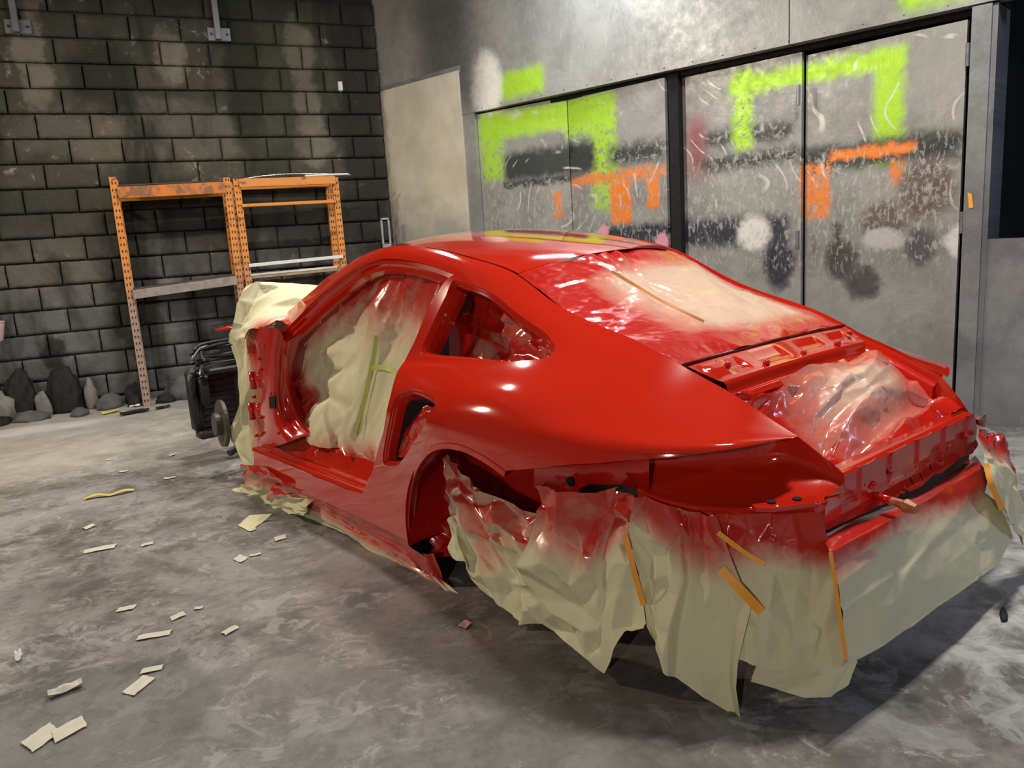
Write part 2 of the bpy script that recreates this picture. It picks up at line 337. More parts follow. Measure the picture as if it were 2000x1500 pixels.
    t.bump(t.math('ADD', t.math('MULTIPLY', n1, 1.5), t.math('MULTIPLY', n4, .12)), .16, .03); return t.m
STEEL = steel_material('sprayed_sheet_steel', (.225, .225, .215), (.32, .32, .303))
STEEL2 = steel_material('grey_sheet_steel', (.15, .155, .165), (.24, .245, .25), False)

def structure(o): o['kind'] = 'structure'; return o
def quad_uv(name, pts, uv, mat, parent=None): return link(name, mkmesh(name, pts, [tuple(range(len(pts)))], mat, uv=uv), parent)

# floor
t = NT('stained_shadowed_concrete_floor'); p = t.pos(); n1 = t.noise(p, .9, 6, .62, .6); n2 = t.noise(p, 5, 7, .68, .4); n3 = t.noise(p, 26, 5, .7); n4 = t.noise(t.map(p, (1, 1, 1), (4, 9, 0)), 1.6, 6, .65, 1.0)
c = t.mix(t.ss(t.math('ADD', n2, t.math('MULTIPLY', t.math('SUBTRACT', n3, .5), .5)), .36, .66), (.095, .086, .078), (.205, .193, .180)); c = t.mix(t.ss(n1, .42, .66), c, t.mix(n3, (.235, .226, .216), (.335, .325, .312)))
c = t.mix(t.math('MULTIPLY', t.ss(t.math('ADD', n4, t.math('MULTIPLY', t.math('SUBTRACT', n3, .5), .25)), .58, .68), .75), c, (.085, .080, .074))
powder = t.ss(t.math('ADD', t.noise(t.map(p, (1, 1, 1), (2, 5, 0)), 1.3, 6, .7, .8), t.math('MULTIPLY', t.math('SUBTRACT', n3, .5), .22)), .60, .72); c = t.mix(t.math('MULTIPLY', powder, .7), c, (.62, .61, .60))
fl1 = t.noise(t.map(p, (1, 1, 1), (7, 1, 0)), 7, 8, .72, .9); c = t.mix(t.math('MULTIPLY', t.ss(fl1, .56, .59), .5), c, (.37, .36, .35)); fl3 = t.noise(t.map(p, (1, 1, 1), (3, 4, 0)), 3.2, 8, .7, .8); c = t.mix(t.math('MULTIPLY', t.ss(fl3, .57, .60), .4), c, (.33, .32, .315)); c = t.mix(t.math('MULTIPLY', t.ss(fl3, .43, .40), .35), c, (.085, .078, .07)); fl2 = t.noise(t.map(p, (1, 1, 1), (1, 8, 0)), 9, 8, .74, .7); c = t.mix(t.math('MULTIPLY', t.ss(fl2, .585, .61), .5), c, (.10, .092, .086)); c = t.mix(t.math('MULTIPLY', t.ss(t.noise(p, 55, 4, .7), .66, .70), .4), c, (.05, .047, .045))
sep = t.n('ShaderNodeSeparateXYZ'); t.l(p, sep.inputs[0]); X, Y = sep.outputs[0], sep.outputs[1]
def near(cx, cy, rx, ry):
    a = t.math('DIVIDE', t.math('SUBTRACT', X, cx), rx); b = t.math('DIVIDE', t.math('SUBTRACT', Y, cy), ry); return t.ss(t.math('ADD', t.math('MULTIPLY', a, a), t.math('MULTIPLY', b, b)), 1.0, .1)
c = t.mix(t.math('MULTIPLY', t.math('MULTIPLY', near(.62, 2.6, .5, .8), t.ss(n2, .42, .62)), .22), c, (.36, .11, .09))
c = t.mix(t.math('MULTIPLY', near(-.9, 6.5, 1.6, 1.7), .6), c, t.mix(n2, (.42, .39, .34), (.66, .63, .57))); c = t.mix(t.math('MULTIPLY', t.math('MULTIPLY', near(2.5, 1.3, .9, .9), t.ss(n2, .35, .6)), .6), c, (.64, .63, .62))
c = t.mix(t.math('MULTIPLY', near(-.62, 3.38, .26, .22), .45), c, (.10, .095, .09)); c = t.mix(t.math('MULTIPLY', t.ss(near(-.42, 2.30, .50, .42), .2, .45), .5), c, (.085, .08, .078)); c = t.mix(t.math('MULTIPLY', near(-1.2, 6.95, .8, .22), .7), c, (.72, .71, .69))  # the round dark patches are shadow arcs painted into the floor colour
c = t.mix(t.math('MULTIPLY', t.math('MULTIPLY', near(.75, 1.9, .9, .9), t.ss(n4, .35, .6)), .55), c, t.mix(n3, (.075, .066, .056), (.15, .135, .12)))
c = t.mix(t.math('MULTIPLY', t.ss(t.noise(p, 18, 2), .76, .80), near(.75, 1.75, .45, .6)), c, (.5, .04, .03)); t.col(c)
t.rough(t.ss(n2, .3, .7, .42, .72)); t.bump(t.math('ADD', t.math('MULTIPLY', n2, .6), t.math('MULTIPLY', n3, .3)), .3, .012); FLOORM = t.m
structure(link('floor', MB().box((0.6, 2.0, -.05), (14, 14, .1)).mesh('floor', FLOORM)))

# block wall
wl = structure(link('wall_left', MB().box((-1.45, WALL_Y+.1, 2.1), (7.2, .2, 4.2)).mesh('wall_left', MORTAR)))
def block_mesh(i):
    """one worn concrete block: chipped outline, uneven face, sides running back into the mortar"""
    r = random.Random(i); nx, nz = 15, 8; V = []; w_, h_ = .391, .191
    for k in range(nz):
        for j in range(nx):
            a, b = j/(nx-1)*2-1, k/(nz-1)*2-1; e = max(abs(a), abs(b)); q = Vector((a*2.1+i*7, b+i*3, .5))
            px = a*w_/2*(1-.018*(abs(mnoise.noise(q*2.3))) - (.012 if abs(a) > .99 else 0)*r.random()); pz = b*h_/2*(1-.05*abs(mnoise.noise(q*2.9+Vector((5, 0, 0)))) - (.03 if abs(b) > .99 else 0)*r.random())
            y = -.03+.006*mnoise.noise(q*1.7)+.004*mnoise.noise(q*5)+(.007 if e > .99 else .0)+(.012*max(0, mnoise.noise(q*1.9+Vector((0, 9, 0)))-.25) if e > .7 else 0); V.append((px, y, pz))
    F = quads(nz, nx); rim = [j for j in range(nx)]+[k*nx+nx-1 for k in range(1, nz)]+[(nz-1)*nx+j for j in range(nx-2, -1, -1)]+[k*nx for k in range(nz-2, 0, -1)]; n0 = len(V)
    V += [(V[k][0], .03, V[k][2]) for k in rim]; m_ = len(rim); F += [(rim[k], n0+k, n0+(k+1) % m_, rim[(k+1) % m_]) for k in range(m_)]
    return mkmesh('concrete_block', V, F, BLOCK, True)
BM_ = [block_mesh(i) for i in range(8)]
for k in range(-1, 18):
    zc = .0655 + .2*k - .1
    if zc < -.05: continue
    ph = .01 if k % 2 == 0 else .225      # running bond, as the joints lie in the photograph
    for j in range(-7, 6):
        x0 = ph + .4*j; 
        if x0+.2 < -2.4 or x0 > 2.1: continue
        o = link('concrete_block', rng.choice(BM_), wl, (x0+.2, WALL_Y - .012 + rng.uniform(-.007, .007), zc), (0, rng.uniform(-.008, .008), rng.uniform(-.01, .01)))
        if x0+.4 > 2.13: o.scale.x = max(.1, (2.13-x0)/.4); o.location.x = (x0+2.13)/2

# the steel wall: upper sheets, cream board, four door leaves, posts
def slab(name, d0, d1, z0, z1, out0, out1, mat, parent=None, swing=.0):
    """box standing in the plane of the steel wall, uv in metres of that wall"""
    V = [SW(d, z, o+(swing if d == d0 else -swing)) for o in (out0, out1) for z in (z0, z1) for d in (d0, d1)]; uv = [(d, z) for o in (0, 1) for z in (z0, z1) for d in (d0, d1)]
    return link(name, mkmesh(name, V, [(0, 1, 3, 2), (4, 6, 7, 5), (0, 4, 5, 1), (2, 3, 7, 6), (0, 2, 6, 4), (1, 5, 7, 3)], mat, uv=uv), parent)
wr = structure(slab('wall_right', -.1, 5.18, 0, 4.2, -.36, -.20, DARK))
up = slab('upper_sheet', 0, 4.05, 2.31, 4.2, -.10, .0, STEEL, wr); slab('upper_sheet', 4.06, 5.75, 2.31, 4.2, -.10, .002, STEEL, wr)
slab('side_sheet', 1.10, 1.245, 0, 2.33, -.10, -.004, STEEL, wr); slab('sheet_over_board', 0, 1.12, 2.66, 2.72, -.1, .004, STEEL2, wr)
CREAM = NT('cream_board'); t = CREAM; uv = t.uv(); n1 = t.noise(uv, 3, 5, .6); n2 = t.noise(t.map(uv, (9, 3, 1)), 1.5, 5, .65); sepc = t.n('ShaderNodeSeparateXYZ'); t.l(uv, sepc.inputs[0])
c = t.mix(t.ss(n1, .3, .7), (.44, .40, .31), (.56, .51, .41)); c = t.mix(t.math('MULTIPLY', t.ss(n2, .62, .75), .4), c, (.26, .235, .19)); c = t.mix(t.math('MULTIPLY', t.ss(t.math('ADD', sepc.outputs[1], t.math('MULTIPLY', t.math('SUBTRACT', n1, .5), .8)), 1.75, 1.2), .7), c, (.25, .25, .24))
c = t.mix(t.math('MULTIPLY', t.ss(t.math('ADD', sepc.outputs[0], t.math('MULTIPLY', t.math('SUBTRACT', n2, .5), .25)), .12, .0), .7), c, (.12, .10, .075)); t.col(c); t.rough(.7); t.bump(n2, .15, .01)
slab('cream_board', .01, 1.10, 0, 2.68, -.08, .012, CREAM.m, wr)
DOORS = [(1.25, 2.195, 2.295), (2.205, 3.13, 2.275), (3.225, 4.105, 2.265), (4.118, 5.045, 2.245)]
hinge_spots = {0: [], 1: [(2.2, 1.95)], 2: [(4.112, 2.00), (4.112, 1.10)], 3: [(5.055, 2.06), (5.062, 1.16)]}
for i, (d0, d1, zt) in enumerate(DOORS):
    dn = structure(slab('door_%d' % (i+1), d0, d1, .02, zt, -.10+(0, 0, -.03, .0)[i], -.065+(0, 0, -.03, .0)[i], STEEL, None, (.03, -.03, -.02, -.045)[i]))
    for hd, hz in hinge_spots[i]:
        mb = MB(); mb.tube([SW(hd, hz-.06, -.008), SW(hd, hz+.06, -.008)], .012, 8); mb.build('hinge', GREYM, dn)
slab('centre_post', 3.14, 3.222, 0, 2.3, -.16, -.06, DARK, wr)
slab('lintel', 1.25, 5.05, 2.272, 2.325, -.16, -.085, DARK, wr)
slab('door_post', 5.07, 5.165, 0, 2.30, -.12, .004, STEEL2, wr); slab('door_post_side', 5.165, 5.19, 0, 2.30, -.30, -.02, STEEL2, wr)
mbolt = MB().disc((0, 0, 0), (0, 0, 1), .006, .004, 8, .004).mesh('bolt', GREYM, True)
rq = Matrix(((ST_T[0], 0, ST_N[0]), (ST_T[1], 0, ST_N[1]), (0, 1, 0))).to_euler()
for k in range(17): link('bolt', mbolt, wr, tuple(SW(1.35+.225*k, 2.335, .001)), rq)
lowp = slab('low_sheet', 5.19, 6.6, .0, 1.06, -.10, -.03, STEEL2, wr)
# added near-black planes keep the opening beyond the last post dark
dk = structure(link('dark_backdrop', MB().grid([[SW(5.0, 0, -2.2), SW(8.5, 0, -2.2)], [SW(5.0, 4.2, -2.2), SW(8.5, 4.2, -2.2)]]).mesh('dark_backdrop', DARK)))
structure(link('dark_backdrop_side', MB().grid([[SW(5.0, 0, -2.2), SW(5.0, 0, -.3)], [SW(5.0, 4.2, -2.2), SW(5.0, 4.2, -.3)]]).mesh('dark_backdrop_side', DARK)))
# ceiling and the walls behind the viewer
GARAGE = plain('dim_plaster', (.16, .155, .145), .9, 0, .15, 3)
structure(link('ceiling', MB().box((.6, 2.0, 4.3), (14, 14, .2)).mesh('ceiling', plain('dim_ceiling', (.10, .10, .10), .9))))
structure(link('wall_front', MB().box((.6, -4.6, 2.1), (14, .2, 4.4)).mesh('wall_front', GARAGE))); structure(link('wall_side', MB().box((-5.1, 2, 2.1), (.2, 14, 4.4)).mesh('wall_side', GARAGE)))
# ---------------------------------------------------------------- lamps of the workshop and one added daylight fill (all above or behind the view)
def tube_lamp(loc, power, length, col, label, rz=0.0, aim=None, wid=.06):
    """ceiling batten: housing with its own light below it"""
    o = empty('tube_lamp', loc); o.rotation_euler = (Vector(aim)-Vector(loc)).to_track_quat('-Z', 'X').to_euler() if aim else (0, 0, rz); setp(o, label, 'lamp')
    link('housing', MB().box((0, 0, .05), (length+.08, wid+.05, .06), None, .01).mesh('housing', WHITE_L), o)
    d = bpy.data.lights.new('tube_light', 'AREA'); d.energy = power; d.color = kelvin(col); d.shape = 'RECTANGLE'; d.size = length; d.size_y = wid
    l = bpy.data.objects.new('tube_light', d); COL.objects.link(l); l.parent = o
    return o
WHITE_L = bpy.data.materials.new('lamp_housing'); WHITE_L.use_nodes = True; WHITE_L.node_tree.nodes['Principled BSDF'].inputs['Base Color'].default_value = (.7, .7, .68, 1)
for i, lab in ((-1, 'nearer'), (1, 'farther')):
    tube_lamp((2.45, 2.20+.08*i, 4.08), 72, .5, 'white', lab+' one of two tube lamps on the ceiling over the car tail', R(0), None, .045)
tube_lamp(tuple(CORNER+ST_T*2.75+ST_N*.55+np.array([0, 0, 3.55])), 40, .5, 'cool', 'short tube lamp high on the steel wall', 0, tuple(CORNER+ST_T*2.6+ST_N*.9))
tube_lamp((.65, 5.05, 3.55), 70, .35, 'white', 'short tube lamp on the ceiling over the front of the car', R(20))
tube_lamp((-2.6, 5.3, 3.3), 105, .35, 'warm', 'tube lamp on the ceiling left of the block wall', 0, (.6, 3.6, 0))
tube_lamp((-3.9, -3.4, 2.9), 130, .3, 'white', 'small lamp behind the viewer on the left', 0, (1.2, 3.0, .4))
tube_lamp((5.4, -1.6, 3.0), 60, .25, 'day', 'added cold fill light standing for daylight, behind the viewer on the right', 0, (2.3, 1.6, .2))  # unseen fixture added as bluish daylight fill from the right
# ---------------------------------------------------------------- the car: side sheet as a C2 surface through section curves
# body side sheet: stations tail->front, 9 points each (u,v,w) top edge -> sill
ST=[
 [(-.842,.490,.724)]*9,
 [(-.752,.490,.765),(-.757,.515,.7605),(-.763,.545,.7545),(-.769,.575,.7485),(-.775,.605,.742),(-.781,.632,.736),(-.787,.655,.728),(-.790,.668,.690),(-.790,.670,.60)],
 [(-.656,.490,.811),(-.664,.535,.797),(-.673,.582,.782),(-.683,.628,.768),(-.694,.672,.754),(-.705,.710,.740),(-.714,.740,.725),(-.716,.752,.670),(-.714,.755,.56)],
 [(-.545,.490,.854),(-.556,.548,.8320),(-.570,.608,.809),(-.585,.665,.787),(-.600,.718,.765),(-.616,.765,.744),(-.628,.803,.722),(-.630,.815,.650),(-.626,.818,.52)],
 [(-.464,.500,.890),(-.467,.565,.865),(-.471,.630,.8395),(-.476,.695,.813),(-.480,.757,.786),(-.485,.815,.760),(-.490,.862,.730),(-.490,.885,.650),(-.488,.885,.48)],
 [(-.321,.505,.947),(-.321,.575,.916),(-.321,.640,.886),(-.321,.705,.856),(-.321,.775,.822),(-.321,.842,.785),(-.321,.894,.744),(-.321,.916,.650),(-.321,.915,.40)],
 [(-.130,.510,1.000),(-.130,.585,.968),(-.130,.650,.930),(-.130,.710,.893),(-.130,.785,.856),(-.130,.865,.812),(-.130,.918,.745),(-.130,.936,.640),(-.130,.930,.35)],
 [(.066,.510,1.070),(.066,.590,1.035),(.066,.655,.975),(.066,.715,.905),(.066,.785,.860),(.066,.868,.815),(.066,.924,.745),(.066,.940,.620),(.066,.930,.25)],
 [(.250,.505,1.160),(.250,.575,1.120),(.250,.645,1.035),(.250,.715,.910),(.250,.775,.858),(.250,.850,.812),(.250,.912,.740),(.250,.930,.600),(.250,.922,.20)],
 [(.425,.530,1.212),(.425,.580,1.175),(.425,.645,1.060),(.425,.725,.895),(.425,.770,.850),(.425,.835,.800),(.425,.885,.720),(.425,.900,.560),(.425,.905,.20)],
 [(.620,.537,1.250),(.620,.580,1.212),(.620,.645,1.085),(.620,.735,.885),(.620,.775,.838),(.620,.830,.780),(.620,.868,.690),(.620,.875,.520),(.620,.890,.20)],
 [(.872,.545,1.279),(.872,.590,1.235),(.872,.650,1.090),(.872,.745,.880),(.872,.780,.830),(.872,.830,.770),(.872,.862,.680),(.872,.868,.500),(.872,.885,.20)],
 [(1.100,.550,1.270),(1.100,.597,1.222),(1.100,.655,1.080),(1.100,.750,.875),(1.100,.785,.825),(1.100,.830,.765),(1.100,.860,.670),(1.100,.865,.500),(1.100,.885,.20)],
 [(1.300,.566,1.222),(1.300,.615,1.165),(1.300,.665,1.050),(1.300,.755,.870),(1.300,.788,.820),(1.300,.830,.760),(1.300,.858,.665),(1.300,.862,.490),(1.300,.885,.20)],
 [(1.520,.590,1.140),(1.500,.640,1.080),(1.500,.680,1.000),(1.500,.755,.865),(1.500,.788,.815),(1.500,.830,.755),(1.500,.855,.660),(1.500,.860,.490),(1.500,.885,.20)],
 [(1.750,.620,1.040),(1.720,.665,.980),(1.720,.700,.920),(1.720,.755,.855),(1.720,.785,.810),(1.720,.828,.750),(1.720,.850,.655),(1.720,.855,.490),(1.720,.885,.20)],
 [(2.000,.655,.920),(1.960,.690,.880),(1.950,.715,.850),(1.940,.750,.825),(1.940,.775,.790),(1.940,.820,.740),(1.940,.845,.650),(1.940,.850,.490),(1.940,.885,.20)],
]
ST=np.array(ST,float)
def natural(n):
    A=np.zeros((n,n));B=np.zeros((n,n))
    A[0,0]=A[-1,-1]=1
    for i in range(1,n-1):
        A[i,i-1]=1;A[i,i]=4;A[i,i+1]=1;B[i,i-1]=6;B[i,i]=-12;B[i,i+1]=6
    return np.linalg.solve(A,B)
N17=natural(len(ST));N9=natural(9)
D17=np.einsum('ij,jkl->ikl',N17,ST)
def S(s,t):
    """side sheet point(s) for station s in [0,16] and line t in [0,8]"""
    s=np.atleast_1d(np.asarray(s,float));t=np.atleast_1d(np.asarray(t,float))
    i=np.clip(np.floor(s).astype(int),0,len(ST)-2);b=(s-i)[:,None,None];a=1-b
    A=a*ST[i]+b*ST[i+1]+((a**3-a)*D17[i]+(b**3-b)*D17[i+1])/6
    D=np.einsum('ij,pjl->pil',N9,A);q=np.arange(len(s))
    j=np.clip(np.floor(t).astype(int),0,7);b=(t-j)[:,None];a=1-b
    return a*A[q,j]+b*A[q,j+1]+((a**3-a)*D[q,j]+(b**3-b)*D[q,j+1])/6
car = empty('car_body_shell', (CAR_O[0], CAR_O[1], 0), CAR_YAW)
setp(car, 'glossy red two-door coupe body shell without doors, wheels or bumpers', 'car')
CZ = np.array([0, 0, CAR_O[2]])
def cpart(name, V, Fc, mat, smooth=True, parent=None, **k):
    return link(name, mkmesh(name, np.asarray(V, float)+CZ, Fc, mat, smooth, **k), parent or car)
def mirror(V): return np.asarray(V, float)*np.array([1, -1, 1])
def both(name, V, Fc, mat, smooth=True, **k):
    a = cpart(name, V, Fc, mat, smooth, **k); b = cpart(name, mirror(V), [tuple(f)[::-1] for f in Fc], mat, smooth, **k); return a, b
def cbuild(mb, name, mat, smooth=False, parent=None): return cpart(name, np.array(mb.v), mb.f, mat, smooth, parent)

def inside(poly, pts):
    poly = np.asarray(poly); x, y = pts[:, 0], pts[:, 1]; c = np.zeros(len(pts), bool); n = len(poly)
    for i in range(n):
        (x1, y1), (x2, y2) = poly[i], poly[(i+1) % n]
        if y1 == y2: continue
        k = ((y1 > y) != (y2 > y)) & (x < (x2-x1)*(y-y1)/(y2-y1)+x1); c ^= k
    return c
def dist_poly(poly, pts):
    d = np.full(len(pts), 1e9); n = len(poly)
    for i in range(n):
        a = np.asarray(poly[i]); b = np.asarray(poly[(i+1) % n]); ab = b-a; l = max(ab @ ab, 1e-12)
        t_ = np.clip(((pts-a) @ ab)/l, 0, 1); d = np.minimum(d, np.linalg.norm(pts-a-t_[:, None]*ab, axis=1))
    return d
def fill(outline, holes, step):
    """triangulate a plane region: outline and holes are point lists, grid points inside"""
    loops = [np.asarray(outline)]+[np.asarray(h) for h in holes]; lo = loops[0].min(0); hi = loops[0].max(0)
    sx, sy = (step, step) if not hasattr(step, '__len__') else step
    gx, gy = np.meshgrid(np.arange(lo[0]+sx/2, hi[0], sx), np.arange(lo[1]+sy/2, hi[1], sy)); g = np.stack([gx.ravel(), gy.ravel()], 1)
    m_ = inside(loops[0], g) & (dist_poly(loops[0], g) > .45*min(sx, sy))
    for h in loops[1:]: m_ &= ~inside(h, g) & (dist_poly(h, g) > .45*min(sx, sy))
    g = g[m_]; pts = []; ed = []
    for L in loops: n0 = len(pts); pts += [tuple(q) for q in L]; ed += [(n0+i, n0+(i+1) % len(L)) for i in range(len(L))]
    pts += [tuple(q) for q in g]
    r = delaunay_2d_cdt([Vector(q) for q in pts], ed, [], 0, 1e-7); V = np.array([tuple(q) for q in r[0]]); T = np.array([tuple(f) for f in r[2] if len(f) == 3])
    c = V[T].mean(1); k = inside(loops[0], c)
    for h in loops[1:]: k &= ~inside(h, c)
    return V, T[k]
def dens(P_, step):
    out = []; P_ = np.asarray(P_, float)
    for a, b in zip(P_[:-1], P_[1:]):
        n = max(1, int(np.linalg.norm(b-a)/step)); out += [a+(b-a)*i/n for i in range(n)]
    return np.array(out+[P_[-1]])
SCL = np.array([.2, .075])                     # (s,t) to roughly metres
B_E = [(.03, 6.2), (.462, 6.043), (1.01, 6.174), (1.848, 6.265), (2.665, 6.345), (3.423, 6.488), (4.111, 6.768), (5.007, 7.02), (5.53, 7.113), (5.868, 7.16)]
ARCH = [(5.868, 7.16), (6.164, 7.037), (6.447, 6.938), (6.835, 6.85), (7.275, 6.84), (7.743, 6.900), (8.206, 7.012), (8.716, 7.179), (9.081, 7.387), (9.3, 7.64), (9.405, 7.885), (9.42, 8.0)]
INTAKE = [(9.653, 5.639), (9.581, 5.478), (9.45, 5.397), (9.076, 5.298), (8.246, 5.509), (8.003, 5.609), (7.914, 5.754), (7.919, 6.003), (8.212, 6.60), (8.767, 6.88), (9.465, 7.141), (9.703, 7.192), (10.02, 7.199), (10.158, 7.187), (10.169, 7.10), (10.112, 6.95), (9.858, 6.40)]
QWIN = [(9.328, 1.50), (8.862, 1.44), (8.26, 1.41), (7.412, 1.44), (6.868, 1.45), (6.497, 1.556), (6.21, 1.915), (6.128, 2.337), (6.23, 2.777), (6.794, 3.22), (7.753, 3.36), (8.969, 3.241), (9.608, 3.08), (9.693, 2.93), (9.548, 2.363), (9.39, 1.862)]
DREAR = [(9.368, 1.307), (9.566, 1.605), (9.708, 1.973), (9.84, 2.265), (9.95, 2.753), (10.04, 3.281), (9.985, 4.512), (9.866, 5.603), (10.026, 6.491), (10.269, 6.913), (10.435, 7.189), (10.642, 7.473), (10.887, 7.671)]
DTOP = [(15.6, 1.95), (15.093, 1.65), (14.437, 1.36), (13.756, 1.19), (13.018, 1.10), (12.375, 1.03), (11.737, 1.02), (11.146, 1.059), (10.44, 1.144), (9.8, 1.25), (9.368, 1.307)]
def sc(a): return np.asarray(a, float)*SCL
b_, a_, dr, dt_ = (crs(sc(q), n) for q, n in ((B_E, 90), (ARCH, 70), (DREAR, 70), (DTOP, 90)))
top = np.stack([np.linspace(.03, 16, 240), np.zeros(240)], 1)*SCL
outline = np.vstack([top, dens(sc([(16, 0), (16, 1.2), (15.9, 1.9), (15.6, 1.95)]), .01)[1:-1], dt_, dr[1:], dens(sc([(10.887, 7.671), (11.4, 7.70), (16, 7.70), (16, 8), (9.42, 8)]), .02)[1:-1], a_[::-1], b_[::-1][1:]])
qw = crs(sc(QWIN), 90, True); itk = crs(sc(INTAKE), 90, True)
V2, T2 = fill(outline, [qw, itk], .0105)
V3 = S(V2[:, 0]/SCL[0], V2[:, 1]/SCL[1])
def snorm(q):
    s_, t_ = q[:, 0]/SCL[0], q[:, 1]/SCL[1]; h = .02
    a = S(np.clip(s_+h, 0, 16), t_)-S(np.clip(s_-h, 0, 16), t_); b = S(s_, np.clip(t_+h, 0, 8))-S(s_, np.clip(t_-h, 0, 8))
    n = np.cross(a, b); n /= np.maximum(np.linalg.norm(n, axis=1, keepdims=True), 1e-9); return np.where((n[:, 1:2]*.7+n[:, 2:3]*.7 < 0), -n, n)
both('body_side', V3, [tuple(f) for f in T2], PAINT)
def flange(q, rows, closed, flip=1):
    """steps along a cut edge: rows of (towards the opening, below the skin)"""
    p_ = S(q[:, 0]/SCL[0], q[:, 1]/SCL[1]); n = snorm(q)
    tg = (np.roll(p_, -1, 0)-np.roll(p_, 1, 0)) if closed else np.gradient(p_, axis=0)
    d = np.cross(tg, n)*flip; d /= np.maximum(np.linalg.norm(d, axis=1, keepdims=True), 1e-9)
    if closed and ((p_.mean(0)-p_)*d).sum() < 0: d = -d
    G = [p_+d*a-n*b for a, b in rows]; V_ = []; F_ = []; m_ = len(q)          # every step has its own vertices, so the folds stay crisp
    for a, b in zip(G[:-1], G[1:]):
        k = len(V_); V_ += list(a)+list(b); F_ += [tuple(i+k for i in f) for f in quads(2, m_, closed)]
    return np.array(V_), F_
V_, F_ = flange(qw, [(0, 0), (.001, .006), (.009, .008), (.010, .015), (.018, .017), (.020, .05), (.016, .08)], True); both('side_window_flange', V_, F_, PAINT)
V_, F_ = flange(itk, [(0, 0), (.001, .006), (.008, .008), (.009, .014), (.014, .016), (.015, .05)], True); both('intake_flange', V_, F_, PAINT)
dk_ = np.array([p_-n_*.15 for p_, n_ in zip(S(itk[:, 0]/SCL[0], itk[:, 1]/SCL[1]), snorm(itk))]); c_ = dk_.mean(0); fr_ = flange(itk, [(.015, .05), (.015, .12)], True); both('intake_duct', np.vstack([fr_[0], c_-[0, .03, 0]]), list(fr_[1])+[(90+i, 90+(i+1) % 90, 180) for i in range(90)], BLACK)
V_, F_ = flange(a_, [(-.022, -.0015), (-.020, -.005), (-.003, -.005), (.0, .0), (.002, .012), (.0, .035)], False, 1 if True else -1); AR = (V_, F_)
both('arch_lip', V_, F_, PAINT)
V_, F_ = flange(np.vstack([dt_, dr[1:]]), [(0, 0), (0, .014), (.018, .016), (.022, .030), (.040, .034), (.044, .060), (.030, .085)], False); DFL = (V_, F_)
both('door_frame', V_, F_, PAINT)
V_, F_ = flange(b_, [(0, 0), (-.001, .004), (-.012, .012)], False, -1); both('fender_edge', V_, F_, PAINT)
V_, F_ = flange(top[2:150], [(0, 0), (.001, .012), (.010, .014), (.026, .05)], False); both('gutter', V_, F_, PAINT)

# roof, windscreen film
ns, nv = 60, 41
def arcgrid(s0, s1, bow0, bow1, cr0, cr1, n=ns, inset=0.0, drop=0.0):
    sv = np.linspace(s0, s1, n); e = S(sv, np.zeros(n)); q = np.linspace(-1, 1, nv); k = np.linspace(0, 1, n)
    bow = bow0+(bow1-bow0)*k; crn = cr0+(cr1-cr0)*k
    G = np.zeros((n, nv, 3)); f = 1-q**2
    G[..., 0] = e[:, 0:1]+bow[:, None]*f; G[..., 1] = (e[:, 1:2]-inset)*q; G[..., 2] = e[:, 2:3]-drop+crn[:, None]*(1-np.abs(q)**2.2); return G
G = arcgrid(8.0, 12.7, -.085, .16, .056, .040, inset=.017, drop=.001)
cpart('roof', G.reshape(-1, 3), quads(ns, nv), PAINT)
# roof gutters: dark grooves beside the panel
# ---- sill with treads
def sweep_u(prof, us): 
    pr = np.asarray(prof, float); G = np.zeros((len(us), len(pr), 3)); G[..., 0] = np.asarray(us)[:, None]; G[..., 1] = pr[None, :, 0]; G[..., 2] = pr[None, :, 1]; return G
prof = [(.879, .300), (.874, .311), (.866, .314), (.848, .314), (.845, .306), (.826, .306), (.823, .315), (.800, .316), (.797, .308), (.778, .309), (.774, .320), (.757, .322), (.752, .340), (.735, .346), (.728, .372), (.712, .378), (.700, .374), (.695, .30), (.66, .24)]
G = sweep_u(prof, np.linspace(.50, 1.95, 30)); k_ = np.clip((.95-G[..., 0])/.45, 0, 1); G[..., 1] -= .05*k_**2; both('sill', G.reshape(-1, 3), quads(30, len(prof)), PAINT)
# ---- front hinge pillar, built of pressed strips
c0 = [P(x, y, v=.775) for x, y in ((483, 640), (492, 690), (497, 730), (493, 779), (494, 823), (488, 880))]
c1 = [P(x, y, v=.795) for x, y in ((506, 638), (508, 700), (510, 740), (508, 785), (508, 825), (506, 885))]
c2 = [P(x, y, v=.812) for x, y in ((529, 640), (525, 700), (523, 745), (522, 793), (527, 838), (540, 872))]
c3 = [P(x, y, v=.80) for x, y in ((547, 645), (541, 700), (540, 745), (541, 790), (550, 828), (572, 860))]
c4 = [P(x, y, v=.755) for x, y in ((556, 668), (551, 700), (550, 750), (553, 792), (566, 825), (592, 853))]
c5 = [P(x, y, v=.742) for x, y in ((566, 664), (560, 705), (560, 757), (570, 800), (586, 828), (614, 852))]
c6 = [P(x, y, v=.66) for x, y in ((590, 650), (575, 705), (576, 757), (590, 800), (606, 826), (634, 850))]
G = np.stack([crs(q, 40) for q in (c0, c1, c2, c3, c4, c5, c6)]); w_ = np.sin(np.linspace(0, 1, 40)*22)*.004
G[1, :, 1] += w_; G[0, :, 1] -= .012*np.abs(np.sin(np.linspace(0, 1, 40)*9)); G2 = np.concatenate([crs(G[:, j], 19)[:, None] for j in range(40)], 1)
hp, hp2 = both('hinge_pillar', G2.reshape(-1, 3), quads(19, 40), INNER)
def pbolt(x, y, v, r=.012, h=.012, mat=INNER, parent=None):
    q = P(x, y, v=v); cbuild(MB().disc(q, (0, 1, 0), r, h, 12, r*.8), 'bolt', mat, True, parent)
